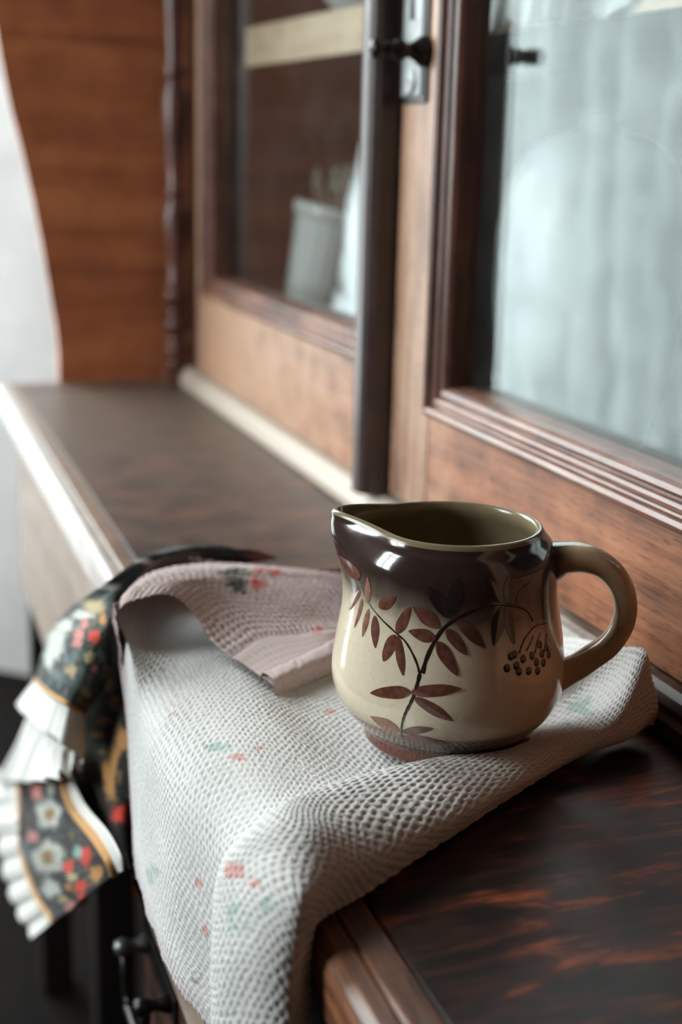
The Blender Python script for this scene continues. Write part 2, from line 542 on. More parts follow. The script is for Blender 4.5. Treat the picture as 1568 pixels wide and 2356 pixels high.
# cove under the top, then a slim bead, then the frieze with its drawer fronts
prism('cove_moulding', [(0.170, -.0285), (0.141, -.0285), (0.1455, -.031), (0.1500, -.036), (0.1515, -.0415), (0.1485, -.0425), (0.1475, -.0455), (0.1490, -.048), (0.170, -.048)], 'X', LX + .012, RX - .012, dark_w, sb)
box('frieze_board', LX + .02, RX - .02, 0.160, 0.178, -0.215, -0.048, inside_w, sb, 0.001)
box('corner_post', LX + .015, LX + .045, 0.165, 0.205, FZ, -0.048, black_w, sb, 0.003)
box('corner_post', RX - .045, RX - .015, 0.165, 0.205, FZ, -0.048, black_w, sb, 0.003)
for x0, x1 in ((-1.548, -0.93),):
    d = box('drawer_front', x0, x1, 0.150, 0.168, -0.225, -0.0495, front_w, sb, 0.003)
box('side_panel', LX + .018, LX + .034, 0.20, 0.75, FZ + .12, -0.03, panel_w, sb, 0.001)
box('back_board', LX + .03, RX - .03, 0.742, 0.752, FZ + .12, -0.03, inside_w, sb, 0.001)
box('leg', -1.49, -1.44, 0.21, 0.26, FZ, -0.215, black_w, sb, 0.004)
# lower cupboard under the right part: ledge moulding and a drawer with a bail pull
CX = -0.80
prism('ledge_moulding', [(0.175, -.190), (0.150, -.190), (0.1445, -.192), (0.1430, -.196), (0.1445, -.2005), (0.150, -.206), (0.175, -.206)], 'X', CX, RX - .012, front_w, sb)
box('cupboard_side', CX + .002, CX + .02, 0.152, 0.74, FZ + .06, -0.206, dark_w, sb, 0.002)
box('cupboard_plinth', CX + .002, RX - .02, 0.165, 0.74, FZ, FZ + .06, dark_w, sb, 0.002)
df_m = wood('dark_drawer_wood', (0.02, 0.010, 0.007, 1), (0.065, 0.026, 0.017, 1), (0.14, 0.055, 0.03, 1), 'X', 0.9, 0.4)
dr = box('drawer_front', CX - .002, RX - .03, 0.149, 0.168, -0.40, -0.2065, df_m, sb, 0.003)
box('cupboard_door', CX + .022, RX - .03, 0.150, 0.168, FZ + .062, -0.405, df_m, sb, 0.003)
# bail pull: long backplate, two posts, drop handle
bp = box('pull_backplate', -0.788, -0.692, 0.1465, 0.1492, -0.236, -0.216, iron, dr, 0.001)
bp['label'] = 'dark iron backplate of the drawer pull'
for xx in (-0.773, -0.706):
    lathe_obj('pull_post', [(0.0001, -.003), (0.0055, -.002), (0.0065, .002), (0.0045, .006), (0.0035, .010), (0.0050, .013), (0.0062, .017), (0.0048, .021), (0.0001, .0225)], pewter if xx < -.75 else iron, dr, 20,
              origin=(xx, 0.1465, -0.226), axis=(0, -1, 0))
pts = []
for t in np.linspace(0, 1, 25):
    xx = -0.773 + .067 * t
    dz = -0.038 * min(1, min(t, 1 - t) / 0.12) ** 0.6
    pts.append((xx, 0.1315, -0.226 + dz))
tube('pull_bail', pts, 0.0036, iron, dr, 10)

# ------------------------------------------------------------------ upper display cabinet
cb = thing('display_cabinet', 'glazed upper cabinet with brown doors standing on the sideboard', 'cabinet')
YD = 0.365                      # face of the doors
ZT = 0.95
# plinth strip under the doors
prism('plinth_strip', [(0.385, 0.0012), (0.3525, 0.0012), (0.3515, 0.004), (0.352, 0.010), (0.3545, 0.0125), (0.3555, 0.016), (0.358, 0.020), (0.3625, 0.0225), (0.385, 0.023)], 'X', -1.625, RX - .03, plinth_w, cb)
# left end: shaped side panel that widens upwards (a bracket), grain across
br = [(0.74, 0.0012), (0.213, 0.0012), (0.2135, .030), (0.212, .062), (0.205, .112), (0.197, .170), (0.189, .218), (0.178, .274), (0.167, .322), (0.158, .376), (0.151, .43), (0.147, .50), (0.146, ZT), (0.74, ZT)]
prism('side_panel', br, 'X', -1.668, -1.646, panel_w, cb)
box('side_panel', RX - .035, RX - .015, 0.36, 0.74, 0.0012, ZT, panel_w, cb, 0.001)
box('back_board', -1.646, RX - .035, 0.728, 0.74, 0.0012, ZT, inside_w, cb, 0)
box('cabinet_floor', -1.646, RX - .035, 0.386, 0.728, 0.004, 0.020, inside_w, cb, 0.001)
box('cabinet_top', -1.66, RX - .02, 0.30, 0.74, ZT, ZT + .03, rail_w, cb, 0.004)
box('end_stile', -1.646, -1.572, 0.372, 0.392, 0.023, ZT, dark_w, cb, 0.001)
box('end_stile', -0.262, RX - .035, 0.367, 0.387, 0.023, ZT, stile_w, cb, 0.001)
# thick shelf with a slightly skewed front edge, pale edge strip
shp = [(-1.64, 0.386), (-0.24, 0.536), (-0.24, 0.726), (-1.64, 0.726)]
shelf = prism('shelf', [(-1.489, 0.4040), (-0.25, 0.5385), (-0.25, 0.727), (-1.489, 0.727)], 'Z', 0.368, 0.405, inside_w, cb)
eb = prism('shelf_edge', [(-1.487, 0.4015), (-0.25, 0.536), (-0.25, 0.5385), (-1.487, 0.4040)], 'Z', 0.366, 0.4055, shelf_w, cb)
# turned corner post between side panel and left door
pp, z = [], 0.023
nodes = [0.023, 0.050, 0.083, 0.118, 0.222, 0.355, 0.56, 0.76, ZT]
for a, b in zip(nodes[:-1], nodes[1:]):
    L = b - a
    for t, r in ((0.0, .0085), (.03 if L > .06 else .1, .0125), (.07 if L > .06 else .2, .0115), (.10 if L > .06 else .28, .0085), (.30, .0100), (.55, .0130), (.78, .0150), (.90, .0130), (.97, .0095)):
        pp.append((r, a + L * t))
pp.append((.0085, ZT))
lathe_obj('turned_post', pp, post_w, cb, 24, origin=(-1.612, 0.350, 0))
box('turned_post_base', -1.626, -1.598, 0.336, 0.364, 0.0012, 0.0225, post_w, cb, 0.002)


def door(x0, x1, zb, z_in, ls, rs, trans=ZT - .002):
    """framed glazed door: stiles, rails, glazing bead on four sides, pane"""
    e = bpy.data.objects.new('cabinet_door', None)
    COL.objects.link(e)
    e.parent = cb
    bw = 0.022
    xi0, xi1 = x0 + ls - bw, x1 - rs + bw          # outer edge of the bead
    zi0, zi1 = z_in - bw, trans - .07
    t = 0.022
    box('stile', x0, xi0, YD, YD + t, zb, trans, stile_w, e, 0.0025, 3)
    box('stile', xi1, x1, YD, YD + t, zb, trans, stile_w, e, 0.0025, 3)
    box('bottom_rail', xi0 + .0002, xi1 - .0002, YD + .0002, YD + t, zb, zi0, rail_w, e, 0.0006, 1)
    box('top_rail', xi0 + .0002, xi1 - .0002, YD + .0002, YD + t, zi1, trans, rail_w, e, 0.0006, 1)
    # bead profile: (inset from its outer edge, depth from the door face)
    pf = [(0, .010), (0, -.0035), (.0015, -.0058), (.0040, -.0066), (.0062, -.0050), (.0070, -.0015), (.0082, -.0005), (.0095, -.0018), (.0115, -.0022), (.0132, -.0010),
          (.0140, .0012), (.0152, .0015), (.0175, -.0002), (.0200, .0012), (.0218, .0042), (.0222, .0080), (.0222, .022)]
    c = [(xi0, zi0), (xi1, zi0), (xi1, zi1), (xi0, zi1)]
    ins = [(1, 1), (-1, 1), (-1, -1), (1, -1)]
    for k in range(4):
        k2 = (k + 1) % 4
        vs = []
        for s, d in pf:
            vs.append((c[k][0] + ins[k][0] * s, YD + d, c[k][1] + ins[k][1] * s))
        for s, d in pf:
            vs.append((c[k2][0] + ins[k2][0] * s, YD + d, c[k2][1] + ins[k2][1] * s))
        n = len(pf)
        fs = [(i, i + 1, n + i + 1, n + i) for i in range(n - 1)]
        bm = bmesh.new()
        V = [bm.verts.new(v) for v in vs]
        for f in fs:
            bm.faces.new([V[i] for i in f])
        from_bm('glazing_bead', bm, mould_w if k in (0, 2) else mould_z, e)
    g = box('glass_pane', xi0 + .012, xi1 - .012, YD + .0195, YD + .0225, zi0 + .012, zi1 - .012, glass_m, e, 0)
    g['label'] = 'old clear glass pane'
    return e


dl = door(-1.567, -0.9455, 0.024, 0.139, 0.067, 0.052)
dr_ = door(-0.9275, -0.262, 0.026, 0.122, 0.0935, 0.0935)
# half-round meeting bead on the free edge of the left door
hb = [(-0.9670, YD + .001), (-0.9670, 0.3535), (-0.9650, 0.3495), (-0.9600, 0.3462), (-0.9520, 0.3445), (-0.9440, 0.3450), (-0.9385, 0.3475), (-0.9350, 0.3520), (-0.9340, YD + .001)]
mb_ = prism('meeting_bead', hb, 'Z', 0.0235, ZT - .003, dark_w, dl)
mb_['label'] = 'dark rounded meeting bead'
# escutcheon with keyhole, boss and turned knob on the right door
ex0, ex1, ez0 = -0.9255, -0.8800, 0.3095
pl = box('lock_plate', ex0, ex1, YD - .0022, YD + .001, ez0, 0.455, iron, dr_, 0.0008)
pl['label'] = 'dark metal lock plate with raised pewter face'
box('lock_plate_face', ex0 + .004, ex1 - .006, YD - .0034, YD - .0022, ez0 + .0045, 0.450, pewter, dr_, 0.0008)
prism('keyhole', [(-0.9045 + .0048 * math.cos(a), 0.3915 + .006 * math.sin(a)) for a in np.linspace(-1.1, math.pi + 1.1, 18)] + [(-0.9085, 0.364), (-0.9005, 0.364)], 'Y', YD - .0039, YD - .0030, black_m, dr_)
lathe_obj('lock_boss', [(0.0001, .0018), (.004, .0022), (.0065, .0012), (.0078, .0020), (.0092, .0012), (.0098, -.0002)], pewter, dr_, 28, origin=(-0.9035, YD - .0032, 0.3245), axis=(0, -1, 0))
kb = lathe_obj('knob', [(0.0001, -.001), (.0098, -.001), (.0105, .001), (.0095, .003), (.0070, .006), (.0048, .010), (.0048, .012), (.0068, .015), (.0074, .0175), (.0062, .0205), (.0040, .0220),
               (.0052, .0240), (.0054, .0260), (.0038, .0280), (.0036, .0300), (.0062, .0330), (.0066, .0355), (.0048, .0378), (.0001, .0385)], iron, dr_, 32, origin=(-0.8835, YD - .003, 0.3425), axis=(0, -1, 0))
kb['label'] = 'turned black iron knob'

# ------------------------------------------------------------------ things inside the cabinet
pot = thing('ribbed_pot', 'white ribbed pot of dried sprigs behind the left glass door', 'pot')
PC = Vector((-1.520, 0.487, 0.0305))
vs, fs = [], []
NP = 96
pr = [(.0290, 0), (.0305, .003), (.0335, .05), (.0375, .105), (.0400, .135), (.0405, .138), (.0440, .139), (.0452, .143), (.0450, .149), (.0430, .151), (.0400, .149), (.0385, .13), (.034, .06), (.030, .01), (.0001, .009)]
for i, (r, z) in enumerate(pr):
    for k in range(NP):
        a = 2 * math.pi * k / NP
        rr = r * (1 + (0.028 * math.cos(24 * a) if 0 < i < 5 else 0))
        vs.append((rr * math.cos(a), rr * math.sin(a), z))
for j in range(len(pr) - 1):
    for k in range(NP):
        fs.append((j * NP + k, j * NP + (k + 1) % NP, (j + 1) * NP + (k + 1) % NP, (j + 1) * NP + k))
tilt = Matrix.Translation(PC) @ Matrix.Rotation(math.radians(-12), 4, Vector((0.94, -0.33, 0))) @ Matrix.Scale(1.26, 4)
po = link('pot_body', mesh('pot_body', [tilt @ Vector(v) for v in vs], fs), white_china, pot, True)
for k in range(26):
    a, r = random.uniform(0, 6.28), random.uniform(0, .028)
    base = Vector((r * math.cos(a), r * math.sin(a), .11))
    lean = Vector((random.uniform(-.35, .35), random.uniform(-.45, .35), 1)).normalized()
    L = random.uniform(.06, .13)
    pts = [tilt @ (base + lean * (L * t) + Vector((0, 0, -.02 * t * t)) + Vector((math.sin(t * 5 + k), math.cos(t * 4 + k), 0)) * .004) for t in np.linspace(0, 1, 9)]
    tube('dried_sprig', pts, [0.0010 + .0018 * max(0, t - .35) * (1.2 - t) * 4 for t in np.linspace(0, 1, 9)], dry_m, pot, 7)

bw = lathe_obj('bowl', [(.0001, .002), (.030, .0), (.032, .004), (.040, .012), (.055, .030), (.066, .055), (.068, .062), (.0655, .062), (.052, .032), (.036, .014), (.0001, .010)], white_china, None, 48, origin=(-1.36, 0.50, 0.4055))
tag(bw, 'pale china bowl on the shelf behind the left glass door', 'bowl')
# lace edging over the shelf behind the right glass
lg = np.zeros((26, 160, 3))
sx = np.linspace(-0.985, -0.800, 160)
for j in range(26):
    k = j / 25
    yf = 0.4015 + (sx + 1.487) * (0.1345 / 1.237)
    drop = 0.0075 + 0.034 * (0.72 + 0.28 * np.abs(np.sin((sx + .985) / .185 * math.pi * 4)))
    lg[j, :, 0] = sx
    if k < .35:
        lg[j, :, 1] = yf + .055 * (1 - k / .35) - .003
        lg[j, :, 2] = 0.4072
    else:
        q = (k - .35) / .65
        lg[j, :, 1] = yf - .004 - .006 * q - .003 * q * np.sin(sx * 260)
        lg[j, :, 2] = 0.4072 - drop * q - .002 * q
tag(grid_obj('lace_edging', lg, lace_m, None, None, 0.0006), 'white scalloped lace edging over the shelf behind the right pane', 'lace')
grey_china = plain('grey_china', (0.20, 0.21, 0.21, 1), 0.4, 0.06, 30)
ck = lathe_obj('crock', [(.0001, 0), (.058, 0), (.064, .004), (.078, .06), (.086, .13), (.086, .19), (.078, .235), (.062, .262), (.040, .276), (.022, .281), (.016, .285), (.016, .291), (.010, .296), (.0001, .298)], grey_china, None, 56,
               origin=(-1.105, 0.625, 0.0205))
tag(ck, 'rounded pale lidded crock inside the cabinet behind the right pane', 'crock')
# ------------------------------------------------------------------ jug
JX, JY, JZ = -0.5434, 0.2464, 0.0060
PROF = np.array([(0, 0), (34, 0), (36.5, 0.6), (38.3, 2.5), (38.8, 6), (39.8, 8.5), (44.5, 13.5), (49, 19), (52.6, 25.5), (54.2, 31.5), (54.4, 37.5), (53.6, 45.5), (52.2, 55), (50.6, 64), (49.3, 73),
                 (48.6, 81.5), (48.2, 88), (47.2, 94), (44.8, 98.8), (42.2, 102), (40.8, 104)]) / 1000
PZ = cr(PROF[1:], 400)
PZ[:, 1] = np.maximum.accumulate(PZ[:, 1])
SP = math.radians(247)          # spout direction
HD = math.radians(62)           # handle direction
HJ = 0.104


def radius(z):
    return np.interp(z, PZ[:, 1], PZ[:, 0])


def spout(th, r, z):
    """pull the rim out to a pointed pouring lip"""
    ph = (th - SP + math.pi) % (2 * math.pi) - math.pi
    wz = np.clip((z - 0.060) / (HJ - 0.060), 0, 1) ** 2.3
    lim = math.radians(44)
    a = np.sqrt(ph ** 2 + 0.11 ** 2)
    tip = np.where(a < lim, 1 / np.cos(np.clip(lim - a, 0, lim)) - 1, 0)
    narrow = np.exp(-(ph / 0.42) ** 2)
    dr = 0.0405 * tip * (0.25 * wz + 0.75 * wz * (narrow * (1 - wz) + wz)) * 1.45
    dz = 0.0045 * np.exp(-(ph / 0.62) ** 2) * wz
    return r + dr, z + dz


def S3(th, z, off=0.0):
    """point on the jug's outer wall"""
    th, z = np.asarray(th, float), np.asarray(z, float)
    r, zz = spout(th, radius(z) + off, z)
    return np.stack([JX + r * np.cos(th), JY + r * np.sin(th), JZ + zz], -1)


def jug_glaze():
    t = NT('jug_glaze')
    tc = t.n('TexCoord')
    sep = t.n('SeparateXYZ')
    t.l(tc.outputs['Object'], sep.inputs[0])
    z = t.math('SUBTRACT', sep.outputs['Z'], JZ)
    nz = t.noise(t.coord((1, 1, 0.35)), 55, 4, 0.6)
    nb = t.noise(t.coord((1, 1, 1)), 420, 3, 0.6)
    ns = t.noise(t.coord((1, 1, 1)), 900, 1, 0.5)
    # the dark glaze comes lower on the handle side
    side = t.math('ADD', t.math('MULTIPLY', t.math('SUBTRACT', sep.outputs['X'], JX), 0.07), t.math('MULTIPLY', t.math('SUBTRACT', sep.outputs['Y'], JY), 0.09))
    zz = t.math('ADD', z, t.math('MULTIPLY', t.math('SUBTRACT', nz, 0.5), 0.016))
    zz = t.math('ADD', zz, side)
    f = t.math('MULTIPLY', zz, 10.0)            # 0.1 m -> 1
    top = t.ramp(f, [(0.60, (0, 0, 0)), (0.69, (.25, .25, .25)), (0.77, (.86, .86, .86)), (0.86, (1, 1, 1))])
    f2 = t.math('MULTIPLY', t.math('ADD', z, t.math('MULTIPLY', t.math('SUBTRACT', nz, 0.5), 0.0015)), 10.0)
    cream = t.mix(nb, (0.60, 0.50, 0.365, 1), (0.72, 0.625, 0.475, 1))
    cream = t.mix(t.ramp(ns, [(0.20, (1, 1, 1)), (0.27, (0, 0, 0))]), cream, (0.22, 0.15, 0.09, 1))
    low = t.ramp(f2, [(0.070, (0.115, 0.032, 0.018)), (0.086, (0.10, 0.030, 0.018)), (0.096, (0.075, 0.042, 0.030)), (0.165, (0.13, 0.080, 0.052)), (0.196, (0.20, 0.135, 0.085)), (0.202, (0.42, 0.32, 0.21)), (0.30, (0.66, 0.57, 0.42))])
    c = t.mix(t.ramp(f2, [(0.20, (0, 0, 0)), (0.27, (1, 1, 1))]), low, cream)
    dark = t.mix(nz, (0.022, 0.0125, 0.011, 1), (0.045, 0.024, 0.020, 1))
    c = t.mix(top, c, dark)
    gr = t.noise(t.coord((1, 1, 1)), 90, 3, 0.6)
    t.pbsdf(c, 0.13, t.bump(gr, 0.10, 0.0008), **{'Specular IOR Level': 0.55, 'Coat Weight': 0.5, 'Coat Roughness': 0.05})
    return t.m


def jug_rim():
    t = NT('jug_rim_glaze')
    nz = t.noise(t.coord(), 120, 4, 0.6)
    c = t.mix(nz, (0.16, 0.125, 0.07, 1), (0.25, 0.20, 0.115, 1))
    t.pbsdf(c, 0.18, None, **{'Specular IOR Level': 0.55})
    return t.m


def handle_glaze():
    t = NT('jug_handle_glaze')
    tc = t.n('TexCoord')
    sep = t.n('SeparateXYZ')
    t.l(tc.outputs['Object'], sep.inputs[0])
    nz = t.noise(t.coord(), 35, 4, 0.6)
    nb = t.noise(t.coord(), 600, 3, 0.6)
    rad = t.math('ADD', t.math('MULTIPLY', t.math('SUBTRACT', sep.outputs['X'], JX), math.cos(HD)), t.math('MULTIPLY', t.math('SUBTRACT', sep.outputs['Y'], JY), math.sin(HD)))
    z = t.math('SUBTRACT', sep.outputs['Z'], JZ)
    base = t.mix(nb, (0.42, 0.30, 0.175, 1), (0.52, 0.39, 0.24, 1))
    # dark glaze where the strap leaves the neck; shade on its outer back put into the colour
    near = t.ramp(t.math('MULTIPLY', rad, 10), [(0.47, (1, 1, 1)), (0.56, (0, 0, 0))])
    hi = t.ramp(t.math('MULTIPLY', z, 10), [(0.74, (0, 0, 0)), (0.84, (1, 1, 1))])
    m1 = t.mix(1.0, near, hi, 'MULTIPLY')
    outer = t.ramp(t.math('ADD', t.math('MULTIPLY', rad, 10), t.math('MULTIPLY', t.math('SUBTRACT', nz, .5), .06)), [(0.80, (0, 0, 0)), (0.845, (.75, .75, .75))])
    c = t.mix(m1, base, (0.035, 0.02, 0.014, 1))
    c = t.mix(outer, c, (0.06, 0.035, 0.02, 1))
    t.pbsdf(c, 0.2, None, **{'Specular IOR Level': 0.5})
    return t.m


def painted(name, a, b):
    t = NT(name)
    n1 = t.noise(t.coord(), 260, 4, 0.6, 0.5)
    c = t.mix(t.ramp(n1, [(0.35, (0, 0, 0)), (0.65, (1, 1, 1))]), a, b)
    t.pbsdf(c, 0.14, None, **{'Specular IOR Level': 0.55, 'Coat Weight': 0.5, 'Coat Roughness': 0.05})
    return t.m


jug = thing('jug', 'brown and cream glazed pottery jug with painted leaves, standing on the pale towel', 'jug')
NT_, NZ_ = 256, 150
ths = np.linspace(0, 2 * math.pi, NT_, endpoint=False)
# outer wall: smooth profile
pz = cr(PROF[1:], 160)
pz[:, 1] = np.maximum.accumulate(pz[:, 1])
outer = []
for r, z in pz:
    rr, zz = spout(ths, np.full(NT_, r), np.full(NT_, z))
    outer.append(np.stack([JX + rr * np.cos(ths), JY + rr * np.sin(ths), JZ + zz], -1))
# rounded rim and inner wall
inner_prof = [(.0403, .1049), (.0395, .1055), (.0386, .1056), (.0377, .1051), (.0372, .1040), (.0372, .101), (.0395, .097), (.0430, .091), (.0445, .080), (.0470, .060), (.0495, .040), (.0480, .026), (.0420, .014), (.0300, .008), (.0001, .0075)]
for r, z in inner_prof:
    rr, zz = spout(ths, np.full(NT_, r), np.full(NT_, min(z, HJ)))
    outer.append(np.stack([JX + rr * np.cos(ths), JY + rr * np.sin(ths), JZ + zz + (z - min(z, HJ))], -1))
first = np.stack([np.full(NT_, JX), np.full(NT_, JY), np.full(NT_, JZ + .002)], -1)
G = np.stack([first] + outer)
nr = len(G)
vs = G.reshape(-1, 3)
fs = [(j * NT_ + k, j * NT_ + (k + 1) % NT_, (j + 1) * NT_ + (k + 1) % NT_, (j + 1) * NT_ + k) for j in range(nr - 1) for k in range(NT_)]
me = mesh('jug_body', vs, fs)
jb = link('jug_body', me, [jug_glaze(), jug_rim()], jug, True)
mi = np.zeros(len(fs), dtype=np.int32)
mi[(1 + 160 - 3) * NT_:] = 1
me.polygons.foreach_set('material_index', mi)
# handle: a strap bent in a loop
hp = cr(np.array([(43.5, 89.5), (51, 92.3), (60, 92.6), (69, 89.2), (76.0, 82.0), (79.3, 72), (78.5, 62), (73.5, 52.5), (66, 45.5), (59.5, 40.0), (52.5, 36.0), (47.0, 34)]) / 1000, 70)
hw = np.interp(np.linspace(0, 1, 70), [0, .10, .3, .6, .85, 1], [.0120, .0098, .0086, .0082, .0088, .0125])     # half width of the strap
ht = np.interp(np.linspace(0, 1, 70), [0, .08, .25, .6, .85, .94, 1], [.0095, .0072, .0056, .0050, .0058, .0075, .0100])    # half thickness
er, et = np.array([math.cos(HD), math.sin(HD)]), np.array([-math.sin(HD), math.cos(HD)])
hv = []
nk = 28
for i in range(70):
    d = hp[min(i + 1, 69)] - hp[max(i - 1, 0)]
    d /= np.linalg.norm(d)
    nrm = np.array([-d[1], d[0]])
    for k in range(nk):
        q = 2 * math.pi * k / nk
        cq, sq = math.cos(q), math.sin(q)
        cq = math.copysign(abs(cq) ** .85, cq)
        sq = math.copysign(abs(sq) ** .85, sq)
        p = hp[i] + nrm * (ht[i] * sq)
        xy = er * p[0] + et * (hw[i] * cq)
        hv.append((JX + xy[0], JY + xy[1], JZ + p[1]))
hf = [(i * nk + k, i * nk + (k + 1) % nk, (i + 1) * nk + (k + 1) % nk, (i + 1) * nk + k) for i in range(69) for k in range(nk)]
ho = link('handle', mesh('handle', hv, hf), handle_glaze(), jug, True)
ho['label'] = 'tan glazed loop handle'
# brush-painted decoration: thin glaze strokes lying on the wall
leaf_m = painted('leaf_brown_glaze', (0.085, 0.030, 0.020, 1), (0.16, 0.062, 0.042, 1))
leaf_pale = painted('leaf_thin_brown_glaze', (0.20, 0.09, 0.06, 1), (0.30, 0.155, 0.105, 1))
leaf_dark = painted('leaf_dark_glaze', (0.012, 0.008, 0.007, 1), (0.03, 0.015, 0.012, 1))
stem_m = painted('stem_black_glaze', (0.012, 0.008, 0.006, 1), (0.03, 0.016, 0.010, 1))
DECO = json.loads(r'''{"leaves":[[-0.712,0.0425,-1.0826,0.0376,-0.8872,0.0405,-0.0063,0.0029],[-0.712,0.0425,-0.3073,0.0461,-0.5079,0.0447,0.0067,-0.0028],[-0.6812,0.0403,-0.3613,0.0312,-0.5194,0.0361,-0.0211,-0.0023],[-0.8261,0.0212,-1.0988,0.0255,-0.9562,0.0237,0.0437,0.0033],[-0.8076,0.0214,-0.5162,0.0265,-0.6528,0.0244,-0.0006,-0.0023],[-0.8364,0.0175,-0.3822,0.0174,-0.6004,0.0183,-0.0127,-0.003],[-1.4342,0.0832,-1.9316,0.0875,-1.6153,0.0863,0.0957,0.0023],[-1.397,0.0792,-1.5532,0.068,-1.4756,0.0736,-0.0453,-0.0001],[-1.3401,0.0764,-1.4035,0.0622,-1.3755,0.0693,-0.0392,-0.0003],[-1.2356,0.0733,-1.2626,0.0603,-1.2506,0.0668,-0.0357,-0.0002],[-1.146,0.0715,-1.0891,0.0578,-1.1184,0.0646,-0.0456,-0.0006],[-1.1056,0.0755,-0.938,0.0823,-1.0199,0.0789,0.0434,-0.0018],[-0.8872,0.0666,-0.7904,0.0792,-0.8405,0.0729,0.0502,-0.0006],[-0.9073,0.0659,-0.9852,0.0532,-0.9466,0.0596,-0.057,0.0004],[-0.8848,0.0656,-0.7903,0.0491,-0.8351,0.0574,-0.0394,-0.0007],[-1.258,0.0755,-1.2849,0.0868,-1.2725,0.0811,0.0418,0.0005],[-0.5139,0.0719,-0.7575,0.0796,-0.6331,0.0759,0.0355,0.0026],[-0.5402,0.0668,-0.781,0.0687,-0.6581,0.0679,0.0124,0.0027],[-0.5239,0.0659,-0.3411,0.0516,-0.4304,0.0588,-0.0476,-0.0016],[-0.45,0.0714,-0.2667,0.0605,-0.3571,0.066,-0.0386,-0.0017],[-0.3581,0.076,-0.1099,0.0633,-0.2335,0.0698,-0.0411,-0.002],[-0.4258,0.0763,-0.6307,0.0892,-0.5265,0.0829,0.0483,0.0019],[-0.4074,0.0773,-0.3692,0.0942,-0.3889,0.0859,0.0639,-0.0004],[0.0485,0.0806,-0.0337,0.064,0.0087,0.0722,-0.0643,0.0009],[0.0774,0.0804,0.1647,0.0634,0.1241,0.0719,-0.047,-0.0002],[0.021,0.0827,-0.1089,0.0936,-0.0466,0.0883,0.0522,0.0011],[0.1111,0.0822,0.1399,0.0945,0.1201,0.0885,0.0651,-0.0006],[0.2068,0.0806,0.3535,0.0893,0.2758,0.085,0.0544,-0.0015]],"stems":[[[[-0.6494,0.0508],[-0.6972,0.0567],[-0.79,0.0631],[-0.8816,0.0661],[-1.058,0.0706],[-1.2091,0.0746],[-1.3385,0.079],[-1.4422,0.0831]],0.00095],[[[-0.6494,0.0508],[-0.6758,0.0433],[-0.7061,0.0381],[-0.7499,0.0324],[-0.78,0.0275],[-0.826,0.0179]],0.00158],[[[-0.6279,0.0514],[-0.6067,0.0573],[-0.5396,0.0663],[-0.4514,0.0728],[-0.3016,0.078],[-0.1454,0.0812],[-0.0001,0.0818],[0.1586,0.0804],[0.311,0.0773],[0.3948,0.0716]],0.00179],[[[0.2133,0.0591],[0.2612,0.0635],[0.3306,0.0668],[0.4362,0.0691],[0.5933,0.0683]],0.00105],[[[0.2924,0.0594],[0.3515,0.0627],[0.3848,0.0653]],0.00105],[[[0.3964,0.0573],[0.4311,0.0618],[0.4839,0.0651]],0.00105],[[[0.5177,0.0558],[0.5502,0.0603],[0.5815,0.0639]],0.00105]],"dots":[[0.0829,0.0537],[0.1258,0.0586],[0.177,0.0541],[0.1999,0.0513],[0.3051,0.0506],[0.2499,0.0564],[0.4028,0.0533],[0.4949,0.0519],[0.4852,0.0562],[0.5853,0.0544],[0.3537,0.0568],[0.4109,0.0494],[0.1597,0.0591],[0.5678,0.0581],[0.4649,0.0604]]}''')
for li, (t0, z0, t1, z1, tm, zm, dt, dz) in enumerate(DECO['leaves']):
    n, mrow = 20, 7
    vs = []
    for i in range(n):
        t = i / (n - 1)
        wd = (math.sin(math.pi * min(1, t ** 0.80)) ** 0.72) if 0 < t < 1 else 0.0
        a, b, c = (1 - t) * (1 - 2 * t), 4 * t * (1 - t), t * (2 * t - 1)
        # mid line runs through base, middle and tip
        th, z = a * t0 + b * tm + c * t1, a * z0 + b * zm + c * z1
        for j in range(mrow):
            s = (j / (mrow - 1) - .5) * 2 * max(wd, .06) * (1 + .05 * math.sin(9 * t + li))
            vs.append(S3(th + s * dt, z + s * dz, 0.00034 - 0.00016 * abs(s)))
    fs = [(i * mrow + j, i * mrow + j + 1, (i + 1) * mrow + j + 1, (i + 1) * mrow + j) for i in range(n - 1) for j in range(mrow - 1)]
    lm = leaf_dark if li in (21, 22, 23, 24, 25, 26, 27) else (leaf_pale if li in (3, 7, 8, 9, 15) else leaf_m)
    link('painted_leaf', mesh('painted_leaf', vs, fs), lm, jug, True)
for pts, wd in DECO['stems']:
    P = cr(np.array(pts), 60)
    xyz = S3(P[:, 0], P[:, 1], 0)
    tg = np.gradient(xyz, axis=0)
    nrm = S3(P[:, 0], P[:, 1], 0.001) - xyz
    sd = np.cross(tg, nrm)
    sd /= np.linalg.norm(sd, axis=1, keepdims=True)
    nrm /= np.linalg.norm(nrm, axis=1, keepdims=True)
    vs = []
    for i in range(60):
        k = i / 59
        w2 = wd * .5 * (1.15 - .55 * k) * (1 + .12 * math.sin(i * .9))
        for s, o in ((-1, .00002), (-.6, .00024), (0, .00030), (.6, .00024), (1, .00002)):
            vs.append(xyz[i] + sd[i] * (s * w2) + nrm[i] * o)
    fs = [(i * 5 + j, i * 5 + j + 1, (i + 1) * 5 + j + 1, (i + 1) * 5 + j) for i in range(59) for j in range(4)]
    link('painted_stem', mesh('painted_stem', vs, fs), stem_m, jug, True)
